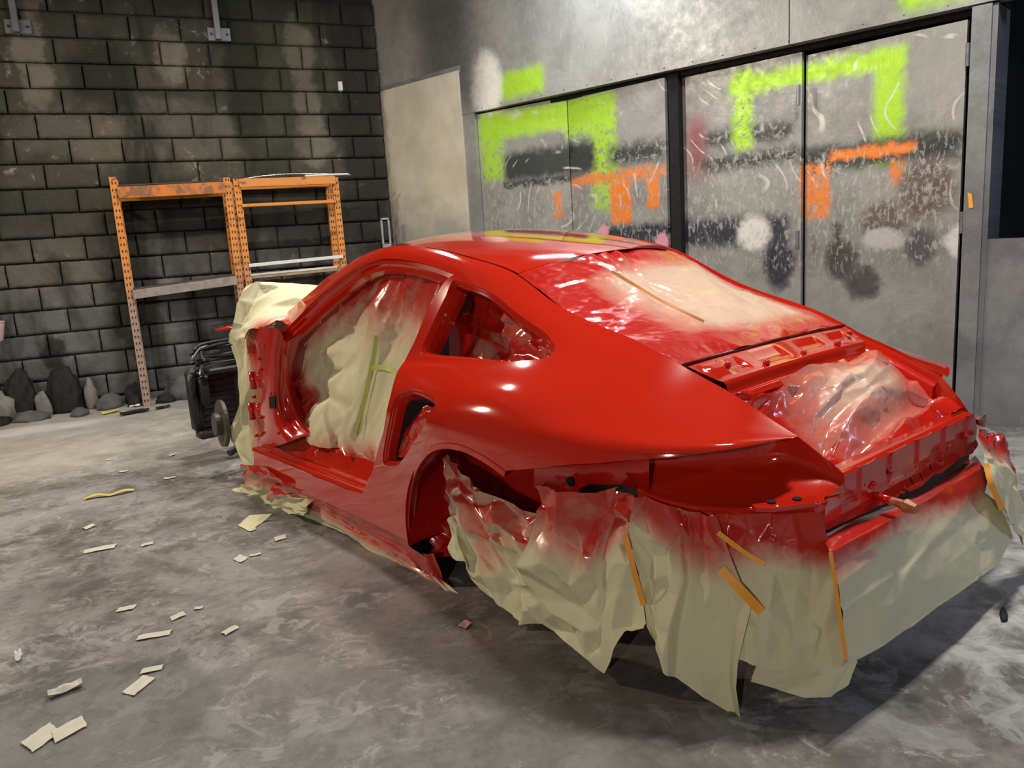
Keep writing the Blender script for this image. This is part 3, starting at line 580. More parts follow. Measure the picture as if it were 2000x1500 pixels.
for x, y in ((498, 742), (496, 802)):
    q = P(x, y, v=.79); mb = MB(); mb.tube([q+[0, .012, -.045], q+[0, .012, .045]], .017, 10); mb.box(q+[-.03, .0, 0], (.07, .018, .07), None, .006); cbuild(mb, 'hinge', INNER, True)
for x, y in ((509, 700), (512, 722), (499, 775), (512, 815), (504, 850), (515, 845), (533, 768), (548, 845), (519, 675)): pbolt(x, y, .80, .009, .018)
q = [P(x, y, v=.815) for x, y in ((525, 775), (537, 774), (537, 797), (526, 798))]; cpart('hinge_slot', np.array(q+[p_-[0, .004, 0] for p_ in q]), [(0, 1, 2, 3), (4, 5, 6, 7)], DARK, False)

# ---- rear window shelf, pressed panel
WB_U, WB_V = -.464, .49
nu, nv_ = 46, 121; prof_u = np.array([-.462, -.468, -.474, -.480, -.485, -.56, -.574, -.580, -.584, -.588, -.600, -.612]); prof_w = np.array([.888, .878, .876, .880, .878, .842, .836, .828, .806, .797, .794, .780])
uu = np.interp(np.linspace(0, 1, nu), np.linspace(0, 1, 12), prof_u); ww = np.interp(np.linspace(0, 1, nu), np.linspace(0, 1, 12), prof_w); q = np.linspace(-1, 1, nv_)
half = np.interp(uu, [-.60, -.565, -.46], [.415, .445, .49]); G = np.zeros((nu, nv_, 3)); G[..., 0] = uu[:, None]-.012*(1-q**2); G[..., 1] = half[:, None]*q; G[..., 2] = ww[:, None]+.012*(1-q**2)
def emb(u0, u1, v0, v1, h, s=.006):
    a = smoothstep(u0-s, u0+s, G[..., 0])*(1-smoothstep(u1-s, u1+s, G[..., 0])); b = smoothstep(v0-s, v0+s, G[..., 1])*(1-smoothstep(v1-s, v1+s, G[..., 1])); G[..., 2] += h*a*b
for v0, v1 in ((.05, .20), (-.20, -.05), (-.40, -.27), (.27, .34)): emb(-.555, -.510, v0, v1, -.010)
emb(-.545, -.505, .36, .44, .012, .012)
shelf = cpart('rear_shelf', G.reshape(-1, 3), quads(nu, nv_), PAINT)
for v in (.36, -.02, -.25, .20, -.40): cbuild(MB().disc((-.568 if abs(v) < .3 else -.535, v, .852 if abs(v) < .3 else .868), (-.4, 0, 1), .012, .014, 12, .008), 'bolt', INNER, True, shelf)
cbuild(MB().tube([(-.47, -.49, .886), (-.484, 0, .898), (-.47, .49, .886)], .005, 6), 'window_seam', plain('dark_red_seam', (.10, .004, .003), .4), True)

# ---- rear cross panel with holes
RP_U = -.945
def rp(x, y): p_ = P(x, y, u=RP_U); return (p_[1], p_[2])
out = [rp(*q) for q in ((1648, 924), (1770, 866), (1898, 808), (1903, 835), (1904, 868), (1890, 885), (1868, 893), (1830, 922), (1815, 925), (1790, 948), (1768, 958), (1756, 953), (1745, 968), (1730, 978), (1706, 987), (1690, 996), (1606, 1035), (1604, 985), (1612, 973), (1652, 962))]
out = dens(out+out[:1], .02)[:-1]
def ring(x, y, rv, rw, n=12): c = rp(x, y); return [(c[0]+rv*math.cos(2*math.pi*k/n), c[1]+rw*math.sin(2*math.pi*k/n)) for k in range(n)]
holes = [ring(1733, 922, .007, .011), ring(1775, 938, .009, .014), ring(1793, 930, .008, .013), ring(1814, 913, .009, .012), ring(1860, 855, .008, .010), ring(1683, 946, .004, .005), ring(1676, 989, .004, .005), ring(1712, 968, .012, .012)]
V2, T2 = fill(out, holes, .012); V3 = np.stack([np.full(len(V2), RP_U), V2[:, 0], V2[:, 1]], 1)
V3[:, 0] += .004*np.sign(np.sin(V2[:, 0]*34))*smoothstep(.52, .56, V2[:, 1]) - .010*(1-smoothstep(.50, .52, V2[:, 1]))
panel = cpart('rear_panel', V3, [tuple(f) for f in T2], INNER, False); md = panel.modifiers.new('thickness', 'SOLIDIFY'); md.thickness = .004
a = [P(1648, 924, u=RP_U), P(1770, 866, u=RP_U), P(1898, 808, u=RP_U)]; b = [p_+[.035, 0, .010] for p_ in a]; c = [p_+[.045, 0, -.02] for p_ in a]
G = np.stack([lin(q, 20) for q in ([p_+[-.004, 0, -.004] for p_ in a], a, b, c)]); cpart('panel_top_flange', G.reshape(-1, 3), quads(4, 20), PAINT)
for x, y in ((1700, 943), (1803, 905), (1832, 903), (1880, 850), (1696, 950), (1755, 960), (1845, 868)):
    q = P(x, y, u=RP_U); cbuild(MB().disc(q, (-1, 0, 0), .009, .016, 10, .006), 'bolt', INNER, True, panel)
q = P(1712, 968, u=RP_U); q2 = P(1742, 978, u=RP_U-.06); q3 = P(1790, 995, u=RP_U-.13)
eye = cbuild(MB().tube([q+[.02, 0, 0], q2], [.012, .011], 10), 'towing_stud', INNER, True); d_ = q3-q2
cbuild(MB().tube([q2, q2+d_*.45, q2+d_*.6, q3], [.011, .014, .020, .013], 8), 'tape_wrap', plain('red_orange_tape', (.55, .16, .06), .5, 0, .4, 60), False, eye)
# under-panel dark gap and bumper beam behind the paper
cbuild(MB().box((-.80, 0, .40), (.25, .95, .14)), 'rear_underbody', BLACK)

# ---- lamp buckets: rail under the fender edge, tray and lip
bb = S(np.array([q[0] for q in B_E]), np.array([q[1] for q in B_E]))[::-1]          # fender edge, arch -> tip
tip = bb[-1]
r0 = [p_+[0.0, -.018, -.004] for p_ in bb[:4]]
low = [P(x, y, v=v) for x, y, v in ((1043, 952, .858), (1062, 942, .860), (1095, 948, .857), (1112, 957, .856), (1128, 954, .854), (1142, 946, .851), (1180, 946, .842), (1215, 946, .832), (1245, 957, .824), (1268, 968, .818))]
up_ = [P(x, y, v=v) for x, y, v in ((1043, 913, .862), (1268, 893, .800))]
G = np.stack([lin(up_, 40), lin(low, 40), lin(low, 40)-[0, .03, .004]]); both('fender_rail', G.reshape(-1, 3), quads(3, 40), INNER)
cbuild(MB().disc(P(1114, 940, v=.862), (0, 1, 0), .014, .003, 14), 'rail_hole', DARK)
lip = crs([P(x, y, v=v) for x, y, v in ((1246, 955, .850), (1278, 974, .82), (1335, 990, .78), (1392, 997, .74), (1468, 999, .68), (1544, 998, .62), (1597, 990, .57), (1610, 974, .545))], 50)
back = crs([(-.47, .80, .665), (-.55, .735, .655), (-.62, .66, .640), (-.68, .58, .628), (-.74, .50, .625), (-.80, .46, .64), (-.88, .445, .625), (-.942, .44, .602)], 50)
topb = crs([(-.46, .815, .690), (-.54, .76, .700), (-.60, .69, .712), (-.66, .60, .722), (-.72, .52, .735), (-.77, .485, .742), (-.82, .480, .728), (-.90, .445, .66)], 50)
mid = lip*.52+back*.48; mid[:, 2] -= .012; inl = lip*.9+back*.1; inl[:, 2] += .002
lo2 = lip.copy(); lo2[:, 2] -= .012; lo3 = lip*.96+back*.04; lo3[:, 2] -= .03
G = np.stack([topb, back*.7+topb*.3, back, back*.85+mid*.15, mid, inl, lip+[0, 0, .004], lip, lo2, lo3]); both('lamp_bucket', G.reshape(-1, 3), quads(len(G), 50), PAINT)
q = [np.array(p_) for p_ in (up_[1], low[-1], lip[0], back[0], topb[0])]; cpart('bucket_end', np.array(q), [(0, 1, 3, 4), (1, 2, 3)], PAINT, False)
mb = MB()
br = [P(x, y, w=.588) for x, y in ((1468, 985), (1595, 968), (1600, 976), (1592, 982), (1510, 993), (1476, 992))]; n_ = len(br)
mb.add(br+[p_-[0, 0, .01] for p_ in br], [tuple(range(n_)), tuple(range(2*n_-1, n_-1, -1))]+[(i, (i+1) % n_, n_+(i+1) % n_, n_+i) for i in range(n_)]); cbuild(mb, 'lamp_bracket', PAINT)
for x, y in ((1507, 980), (1557, 974)): cbuild(MB().disc(P(x, y, w=.590), (0, 0, 1), .012, .002, 14), 'bracket_hole', DARK)
for x, y in ((1338, 964), (1364, 960), (1530, 957), (1564, 955)): cbuild(MB().disc(P(x, y, w=.577), (0, 0, 1), .005, .012, 8), 'stud_hole', DARK)
q = [topb[-1], back[-1], lip[-1], P(1612, 974, u=RP_U), P(1652, 962, u=RP_U), P(1650, 925, u=RP_U)]; cpart('bucket_corner', np.array(q), [(0, 1, 4, 5), (1, 2, 3, 4)], PAINT, False)
# ---- bay side walls and wheel houses
sv = np.linspace(.3, 4.0, 40); e = S(sv, np.zeros(40)); rows = [e+[0, a, b] for a, b in ((-.024, -.03), (-.034, -.034), (-.055, -.045), (-.06, -.18))]
both('bay_gutter', np.stack(rows).reshape(-1, 3), quads(4, 40), INNER)
ang = np.linspace(-.18, math.pi-1.0, 40); G = np.zeros((8, 40, 3))
for i, (v, r) in enumerate(((.915, .385), (.88, .40), (.80, .415), (.70, .42), (.60, .42), (.50, .41), (.47, .36), (.465, .02))):
    G[i, :, 0] = .085+r*np.cos(ang); G[i, :, 1] = v; G[i, :, 2] = .262+r*np.sin(ang)*.98
both('wheel_house', G.reshape(-1, 3), quads(8, 40), INNER)
# floor pan and bulkheads keep the shell dark inside
mb = MB(); mb.box((1.15, 0, .20), (1.9, 1.36, .06)); mb.box((-.35, 0, .30), (.9, .86, .06)); cbuild(mb, 'floor_pan', BLACK)
mb = MB(); mb.box((2.04, 0, .60), (.06, 1.40, .60)); mb.box((1.98, 0, .86), (.14, 1.42, .08), None, .02); cbuild(mb, 'front_bulkhead', INNER)
# front end: radiator, arm, brake disc, loom
rad = empty('front_radiator_pack'); rad.parent = car
mb = MB(); mb.box((3.02, .66, .41), (.12, .26, .36), None, .02); mb.box((3.00, .79, .41), (.16, .04, .38), None, .015); mb.box((3.02, .53, .41), (.16, .04, .38), None, .015); cbuild(mb, 'radiator', BLACK, False, rad)
for k in range(9): cbuild(MB().box((2.952, .66, .255+.038*k), (.012, .25, .010)), 'fin', BLACK, False, rad)
mb = MB(); mb.tube([(2.94, .80, .62), (2.91, .83, .52), (2.93, .82, .34), (2.94, .80, .24)], .028, 8); mb.box((2.93, .70, .215), (.10, .24, .05), None, .01); mb.box((2.90, .76, .48), (.05, .06, .16), None, .01); cbuild(mb, 'duct', BLACK, True, rad)
mb = MB(); mb.disc((2.52, .80, .345), (.12, 1, .05), .135, .02, 28); mb.disc((2.52, .815, .345), (.12, 1, .05), .065, .04, 20); cbuild(mb, 'brake_disc', RUST, False)
mb = MB(); mb.tube([(2.45, .45, .25), (2.47, .64, .30)], .03, 8); mb.tube([(2.70, .40, .18), (2.52, .72, .20), (2.50, .80, .17)], .022, 8); cbuild(mb, 'suspension_arm', BLACK)
for k in range(12):
    r_ = random.Random(k); z = .56+.016*k; pts = [(2.85+r_.uniform(-.1, .1), .86-r_.uniform(0, .10), z+r_.uniform(-.02, .01)), (2.9, .74, z+.03+r_.uniform(-.02, .02)), (2.85, .58, z+.045), (2.7+r_.uniform(-.1, .1), .45, z+.07)]
    cbuild(MB().tube(crs(pts, 12), r_.uniform(.006, .014), 6), 'cable', BLACK if k % 3 else GREYM, True, rad)
cbuild(MB().box((2.93, .58, .605), (.26, .34, .035), None, .01), 'crash_rail', BLACK)
cbuild(MB().tube([P(421, 645, u=2.6), P(450, 641, u=2.6), P(480, 640, u=2.6)], [.006, .014, .014], 8), 'front_bracket', PAINT, True)

# ---------------------------------------------------------------- masking paper and film
HUL = np.array([(1.2, .87), (.5, .875), (.2, .86), (0, .87), (-.25, .885), (-.45, .868), (-.62, .825), (-.75, .742), (-.86, .655), (-.945, .565), (-.985, .50), (-1.0, .3), (-1.01, 0), (-1.0, -.35), (-.97, -.52), (-.86, -.66), (-.62, -.825), (-.45, -.868), (0, -.87), (1.2, -.87)])
def hull_out(u, v):
    pt = np.array([[u, v]]); d = dist_poly(HUL, pt)[0]; return -d if inside(HUL, pt)[0] else d
def Q(x, y, off=.02, flare=.10, w0=.56):
    """where the ray of a photo position meets paper hanging round the tail"""
    d = MC @ (RM.T @ np.array([(x-1000)/F_PX, (y-750)/F_PX, 1.0])); f = lambda s: (lambda c: hull_out(c[0], c[1])-off-flare*max(0, w0-c[2]))(CAM_C+s*d)
    lo, hi = .8, None
    s = .8
    while s < 6:
        if f(s) < 0: hi = s; break
        lo = s; s += .04
    if hi is None: return CAM_C+4*d
    for _ in range(24):
        mid_ = (lo+hi)/2
        if f(mid_) < 0: hi = mid_
        else: lo = mid_
    return CAM_C+hi*d
def coons(top, bot, left, right, nu=60, nv=60, smooth=False):
    f = crs if smooth else lin
    t_, b2, l_, r_ = f(top, nu), f(bot, nu), f(left, nv), f(right, nv); U = np.linspace(0, 1, nu)[None, :, None]; V = np.linspace(0, 1, nv)[:, None, None]
    L = (1-V)*t_[None]+V*b2[None]+(1-U)*l_[:, None]+U*r_[:, None]
    return L-((1-U)*(1-V)*t_[0]+U*(1-V)*t_[-1]+(1-U)*V*b2[0]+U*V*b2[-1])
def paper(name, G, label, cat, mat, amp=.012, f=6, seed=1.0, paint=None, group=None, edge=.0, thick=.0):
    """a crumpled sheet: G grid in car coordinates, paint(U,V,P) = share of red overspray"""
    nv, nu = G.shape[:2]; N = grid_normals(G); P_ = G.reshape(-1, 3); h = crumple(G, f, seed, amp*2.4)
    G = G+N*h[..., None]; N2 = grid_normals(G); sg = np.sign((N2*(CAM_C-G)).sum(2)); tilt = (N2[..., 2]-N[..., 2])*sg; Uu, Vv = np.meshgrid(np.linspace(0, 1, nu), np.linspace(0, 1, nv))
    a = paint(Uu, Vv, G) if paint else np.zeros((nv, nu)); a = np.clip(a+.45*tilt*smoothstep(.02, .3, a), 0, 1.2)
    return thing_from(name, CW(G.reshape(-1, 3)), quads(nv, nu), mat, True, label, cat, group, attr={'paint': a.ravel()})
def tape(ob, pts, wdt, mat=TAPE, over=(), lift=.004, n=16):
    """strip of tape lying on a sheet: photo positions are dropped onto the sheet's own surface"""
    V = np.vstack([np.array([v.co[:] for v in o_.data.vertices])+np.array(o_.location) for o_ in (ob, *over)]); D = V-CAM; r_ = np.linalg.norm(D, axis=1); D = D/r_[:, None]; c = crs(np.asarray(pts, float), n); tg = np.gradient(c, axis=0); nrm = np.stack([-tg[:, 1], tg[:, 0]], 1); nrm /= np.linalg.norm(nrm, axis=1, keepdims=True); L = []
    for k in (-.5, -.17, .17, .5):
        for p_, q in zip(c, nrm):
            x, y = p_+q*k*wdt; d = RM.T @ np.array([(x-1000)/F_PX, (y-750)/F_PX, 1.0]); d /= np.linalg.norm(d); i = np.argsort(-(D @ d))[:6]; L.append((*d, r_[i].min()))
    L = np.array(L).reshape(4, n, 4); dep = L[..., 3].min(0)
    for _ in range(3): dep = np.convolve(np.pad(dep, 2, 'edge'), [.1, .2, .4, .2, .1], 'valid')
    L = CAM+L[..., :3]*(dep-lift-.003)[None, :, None]
    return child_world(ob, 'tape', L.reshape(-1, 3), quads(4, n), mat, True)

# rear window
n1 = 90; G = arcgrid(4.0, 8.0, -.02, -.085, .016, .056, n=n1, inset=.014, drop=.006)
G = np.concatenate([crs(G[i], 101)[None] for i in range(n1)])
def star(G, c, amp):
    d = G[..., :2]-np.array(c); r = np.linalg.norm(d, axis=2); th = np.arctan2(d[..., 1], d[..., 0]); return amp*np.cos(th*9+3*np.sin(th*2))*np.exp(-(r/.35)**2)*(1-np.exp(-(r/.05)**2))
G[..., 2] += star(G, (.02, .12), .006)-.010*np.exp(-(((G[..., 0]-.02)/.12)**2+((G[..., 1]-.12)/.2)**2))
def wp(U, V, Gm):
    e_ = np.minimum(np.minimum(U, 1-U)*1.0, np.minimum(V*.8, (1-V)*.9)); left = smoothstep(.62, .95, U); low_ = smoothstep(.30, .06, V)*smoothstep(.45, .8, U)
    return 1.0-smoothstep(.03, .22, e_)*.95+.75*left+.7*low_
win = paper('masking_film', G, 'pink and cream film stretched over the rear window', 'masking film', FILM, .0026, 5, 3.1, wp)
tape(win, [(1195, 530), (1245, 560), (1300, 592), (1375, 628)], 6, plain('faded_orange_tape', (.85, .40, .14), .4))
# engine bay film
tl = [(-.597, -.42, .796), (-.607, 0, .808), (-.597, .43, .796)]; bl = [(-.905, -.45, .625), (-.905, 0, .625), (-.905, .45, .625)]
G = coons(tl, bl, [tl[0], (-.75, -.47, .72), bl[0]], [tl[2], (-.70, .46, .66), (-.80, .45, .60), bl[2]], 110, 80)
Uu, Vv = np.meshgrid(np.linspace(0, 1, 110), np.linspace(0, 1, 80)); bump_ = np.sin(np.pi*Uu)**.8*np.sin(np.pi*Vv)
G[..., 2] += .055*bump_*smoothstep(.85, .45, Uu)-.05*bump_*smoothstep(.55, .85, Uu)+.0*Vv
fold = np.exp(-((Vv-.62-.25*(Uu-.4))/.06)**2)*smoothstep(.15, .4, Uu); G[..., 2] += .025*fold-.03*np.exp(-((Vv-.78-.2*(Uu-.4))/.07)**2)
def ep(U, V, Gm): return .75-.75*np.exp(-(((U-.42)/.28)**2+((V-.45)/.35)**2))+.5*smoothstep(.7, .9, U)+.4*smoothstep(.75, .95, V)
paper('masking_film', G, 'crumpled pink film tucked into the open engine bay', 'masking film', FILM, .011, 6, 8.4, ep)
# side window film, inside the opening
c_ = S(np.array([8.0]), np.array([2.3]))[0]
def qpt(s_, t_, k=.11): p_ = S(np.array([s_]), np.array([t_]))[0]; n_ = snorm(np.array([[s_, t_]])*SCL)[0]; return p_-n_*k
G = coons([qpt(9.8, .9, .12), qpt(8, .9, .14), qpt(5.8, 1.2, .08)], [qpt(9.9, 3.5, .20), qpt(8, 3.6, .18), qpt(5.8, 3.4, .12)], [qpt(9.8, .9, .12), qpt(9.9, 2.3, .24), qpt(9.9, 3.5, .20)], [qpt(5.8, 1.2, .08), qpt(5.8, 2.4, .11), qpt(5.8, 3.4, .12)], 60, 50)
paper('masking_film', G, 'dark pink wrinkled film inside the rear side window opening', 'masking film', FILM, .016, 9, 2.2, lambda U, V, g: .80+.35*np.sin(U*9)*np.cos(V*5)+.2*smoothstep(.4, .1, U))
# intake: dark duct with a crumpled film pushed into its lower half
G = coons([qpt(9.3, 5.75, .09), qpt(8.7, 5.75, .07), qpt(8.1, 5.85, .05)], [qpt(10.1, 7.12, .07), qpt(9.8, 7.12, .05), qpt(9.5, 7.05, .035)], [qpt(9.3, 5.75, .09), qpt(9.75, 6.4, .075), qpt(10.1, 7.12, .07)], [qpt(8.1, 5.85, .05), qpt(8.4, 6.5, .045), qpt(9.5, 7.05, .035)], 40, 60)
paper('masking_film', G, 'red crumpled film stuffed in the side air intake', 'masking film', FILM, .010, 9, 5.7, lambda U, V, g: 1.1+0*U)
# door opening: two sheets
def dv(x, y): 
    w_ = P(x, y, v=.6)[2]; return P(x, y, v=.505+max(0, 1.2-w_)*.235)
mid_e = [(775, 512), (745, 590), (735, 655), (728, 720), (712, 790), (690, 852), (680, 875)]
A_top = [(545, 640), (600, 580), (660, 535), (720, 515), (775, 512)]; A_left = [(545, 640), (548, 720), (560, 790), (585, 850)]; A_bot = [(585, 850), (640, 870), (680, 875)]
G = coons([dv(*q) for q in A_top], [dv(*q) for q in A_bot], [dv(*q) for q in A_left], [dv(*q) for q in mid_e], 80, 90, True)
def pa(U, V, g): return 1.05*smoothstep(.30, .06, U+.12*np.sin(V*7))+.9*smoothstep(.48, .12, V)*smoothstep(.15, .5, U+V)+.5*smoothstep(.80, 1, V)
Uu, Vv = np.meshgrid(np.linspace(0, 1, 80), np.linspace(0, 1, 90)); G[..., 1] += .035*np.sin(Vv*6.5+Uu*3)*np.sin(np.pi*Uu)-.03*np.exp(-((Vv-.62-.2*Uu)/.05)**2)
sA = paper('masking_paper_sheet', G, 'cream paper with red edges hung over the front of the door opening', 'masking paper', PAPER, .009, 5, 4.2, pa)
B_right = [(915, 520), (900, 560), (880, 640), (850, 710), (830, 770), (815, 830), (800, 930)]
G = coons([dv(*q) for q in ((760, 510), (830, 508), (900, 520))], [dv(*q) for q in ((690, 885), (740, 905), (800, 930))], [dv(x-14, y) for x, y in mid_e[:-1]]+[dv(690, 885)], [dv(*q) for q in B_right], 60, 90, True)
Uu, Vv = np.meshgrid(np.linspace(0, 1, 60), np.linspace(0, 1, 90)); G[..., 1] += .02+.028*np.sin(Uu*9+Vv*2)*smoothstep(0, .3, Vv)
def pb(U, V, g): return .95*smoothstep(.58, .08, V)+.7*smoothstep(.62, .98, U)*smoothstep(.75, .4, V)+.8*smoothstep(.82, 1, V)
sB = paper('masking_paper_sheet', G, 'cream paper hung over the rear half of the door opening beside the pillar', 'masking paper', PAPER, .009, 6, 6.6, pb)
tape(sA, [(735, 655), (729, 700), (714, 770), (692, 848)], 8, GTAPE, (sB,))
tape(sB, [(725, 717), (750, 718), (766, 724), (778, 734)], 9, GTAPE, (sA,))
# an added dark core so that nothing shines through the cabin
cbuild(MB().grid([[(x, v, w) for x, w in ((1.95, .35), (1.9, .80), (1.2, 1.10), (.6, 1.10), (.45, .8), (.7, .3))] for v in (-.38, .38)]), 'cabin_dark_core', BLACK)
# windscreen paper
G = arcgrid(12.75, 16.0, .17, .02, .040, .01, n=40, inset=.035, drop=.02)
paper('masking_paper_sheet', G, 'cream paper laid over the windscreen between the front pillars', 'masking paper', PAPER, .010, 5, 1.3, lambda U, V, g: .6-1.2*np.minimum(U, 1-U))

# front drape on the scuttle and the side sheet below it
top_ = [P(478, 556, u=2.12), P(500, 548, u=2.1), P(535, 548, u=2.1), P(580, 553, u=2.08), P(640, 566, u=2.05), P(700, 590, u=2.05)]
bot_ = [P(441, 669, v=.86), P(452, 678, v=.85), P(487, 645, v=.82), P(516, 643, v=.79), P(545, 640, v=.72), P(600, 660, v=.55)]
G = coons(top_, bot_, [top_[0], P(462, 590, v=.80), P(453, 630, v=.84), bot_[0]], [top_[-1], P(650, 625, u=2.0), bot_[-1]], 70, 50)
paper('masking_paper_sheet', G, 'cream paper draped over the scuttle in front of the windscreen', 'masking paper', PAPER, .016, 4, 9.2, lambda U, V, g: .85*smoothstep(.62, .98, V)*smoothstep(.25, .5, U))
lft = [P(x, y, v=.80) for x, y in ((450, 676), (461, 720), (463, 757), (465, 793), (452, 838), (450, 862), (462, 880), (480, 912))]
rgt = [P(x, y, v=.755) for x, y in ((498, 645), (514, 720), (512, 779), (512, 823), (512, 870), (520, 915))]
G = coons([lft[0], rgt[0]], [lft[-1], rgt[-1]], lft, rgt, 36, 70)
paper('masking_paper_sheet', G, 'narrow cream paper hanging in front of the hinge pillar', 'masking paper', PAPER, .012, 7, 2.9, lambda U, V, g: 1.0*smoothstep(.35, 1.0, U+.1*np.sin(V*14)))
# paper at the front of the sill, reaching the floor
def QS(x, y, v=.86): return P(x, y, v=v)
tp = [QS(478, 905, .87), QS(520, 912, .885), QS(560, 935, .885), QS(610, 965, .885)]; bt = [QS(457, 985, .90), QS(478, 1004, .90), QS(518, 998, .89), QS(560, 1004, .88), QS(605, 1000, .87)]
G = coons(tp, bt, [tp[0], QS(479, 940, .88), QS(460, 955, .90), bt[0]], [tp[-1], bt[-1]], 60, 44)
paper('masking_paper_sheet', G, 'crumpled cream paper at the foot of the front sill corner', 'masking paper', PAPER, .014, 8, 7.1, lambda U, V, g: 1.0*smoothstep(.75, .1, V+.15*np.sin(U*9)))
fl = lambda x, y, z=.004: (WP(x, y, Z=z)-CAR_O) @ MC.T
G = coons([fl(487, 1006, .03), fl(531, 1003, .03)], [fl(465, 1026), fl(487, 1038)], [fl(487, 1006, .03), fl(465, 1026)], [fl(531, 1003, .03), fl(512, 1020), fl(487, 1038)], 14, 14)
paper('paper_scrap', G, 'cream paper offcut lying on the floor below the front sill', 'paper', PAPER, .002, 9, 1.9)
# sill skirt
tp = [QS(x, y, .87) for x, y in ((540, 930), (633, 974), (707, 1006), (780, 1035), (806, 1070), (838, 1088))]; bt = [QS(x, y, .85) for x, y in ((575, 1002), (640, 1030), (690, 1052), (760, 1096), (832, 1138))]+[QS(905, 1192, .86)]
G = coons(tp, bt, [tp[0], bt[0]], [tp[-1], QS(850, 1130, .85), bt[-1]], 100, 34)
paper('masking_paper_sheet', G, 'long red-dusted paper skirt under the door sill', 'masking paper', PAPER, .004, 9, 3.7, lambda U, V, g: .95*smoothstep(1.25, .1, V+.1*np.sin(U*7)))
# wheel opening sheet
VW = .80
tp = [P(x, y, v=VW-.02) for x, y in ((872, 866), (882, 905), (915, 930), (940, 950), (975, 975), (1010, 995), (1052, 1003))]; bt = [P(x, y, v=VW+.06) for x, y in ((879, 1080), (905, 1098), (920, 1130), (962, 1176), (1010, 1216), (1056, 1228))]
G = coons(tp, bt, [tp[0], P(874, 980, v=VW), bt[0]], [tp[-1], P(1052, 1100, v=VW+.05), bt[-1]], 80, 80)
paper('masking_paper_sheet', G, 'creased cream paper hanging in the rear wheel opening', 'masking paper', PAPER, .018, 7, 5.2, lambda U, V, g: .75*smoothstep(.95, .15, V+.15*np.sin(U*11)))
G = coons([P(838, 900, v=.72), P(880, 880, v=.72)], [P(840, 1090, v=.78), P(880, 1080, v=.80)], [P(838, 900, v=.72), P(842, 1000, v=.70), P(840, 1090, v=.78)], [P(880, 880, v=.72), P(885, 1000, v=.70), P(880, 1080, v=.80)], 24, 60)
paper('masking_film', G, 'dark red crumpled film at the front of the rear wheel opening', 'masking film', FILM, .022, 11, 2.6, lambda U, V, g: .9+0*U)
G = coons([P(828, 1080, v=.87), P(846, 1082, v=.86)], [P(905, 1192, v=.86), P(925, 1185, v=.84)], [P(828, 1080, v=.87), P(838, 1120, v=.87), P(905, 1192, v=.86)], [P(846, 1082, v=.86), P(862, 1130, v=.85), P(925, 1185, v=.84)], 12, 40)
paper('masking_paper_sheet', G, 'torn strip of red-edged paper below the wheel opening', 'masking paper', PAPER, .005, 9, 4.9, lambda U, V, g: .9*smoothstep(.9, .2, V))

# tail skirt: three sheets round the left rear corner
def skirt(top, bot, left, right, label, seed, paint, amp=.016, f=6, off=.02, flare=.10, nu=80, nv=90):
    c = lambda L: [Q(x, y, off, flare) for x, y in L]; return paper('masking_paper_sheet', coons(c(top), c(bot), c(left), c(right), nu, nv), label, 'masking paper', PAPER, amp, f, seed, paint)
red_top = lambda a, b: (lambda U, V, g: 1.1*smoothstep(b, a, V+.05*np.sin(U*6+a*40)))
s2 = skirt([(1043, 950), (1070, 957), (1127, 957), (1160, 964), (1200, 955), (1240, 968)], [(1030, 1206), (1060, 1235), (1100, 1262), (1150, 1303), (1174, 1320), (1188, 1295), (1205, 1255), (1216, 1236), (1264, 1222)],
      [(1043, 950), (1042, 1010), (1038, 1060), (1022, 1120), (1030, 1206)], [(1240, 968), (1232, 1040), (1258, 1185), (1264, 1222)], 'crumpled cream paper ending in a point below the left fender', 1.7, red_top(.04, .62), .017)
s3 = skirt([(1226, 966), (1262, 972), (1300, 984), (1345, 998), (1400, 1004)], [(1262, 1228), (1281, 1270), (1296, 1312), (1372, 1361), (1448, 1413)],
      [(1226, 966), (1226, 1040), (1254, 1180), (1262, 1228)], [(1400, 1004), (1430, 1090), (1466, 1180), (1441, 1290), (1437, 1340), (1448, 1413)], 'cream paper with the longest hanging point at the left rear corner', 2.8, red_top(.02, .48), .012, 6, .034, .11)
s4 = skirt([(1385, 1003), (1440, 1004), (1500, 1004), (1550, 1003), (1604, 1000)], [(1440, 1285), (1500, 1308), (1540, 1314), (1610, 1314), (1656, 1292)],
      [(1385, 1003), (1398, 1080), (1415, 1130), (1425, 1200), (1440, 1285)], [(1604, 1000), (1622, 1075), (1638, 1180), (1656, 1292)], 'smooth cream paper wrapped round the rear corner under the lamp', 4.4, red_top(.12, .50), .007, 6, .022, .11)
s5 = skirt([(1480, 1300), (1560, 1300), (1650, 1285)], [(1466, 1331), (1530, 1350), (1570, 1362), (1622, 1360), (1655, 1336)], [(1480, 1300), (1466, 1331)], [(1650, 1285), (1676, 1290), (1655, 1336)], 'rounded cream paper flap curling out at the rear corner', 6.1, None, .004, 6, .01, .06, 50, 20)
tape(s3, [(1220, 1042), (1231, 1085), (1242, 1130), (1257, 1182)], 11, TAPE, (s2,)); tape(s4, [(1408, 1112), (1450, 1156), (1488, 1196)], 19, TAPE, (s3,))
tape(s4, [(1402, 1040), (1450, 1076), (1494, 1102)], 10, TAPE, (s3,))
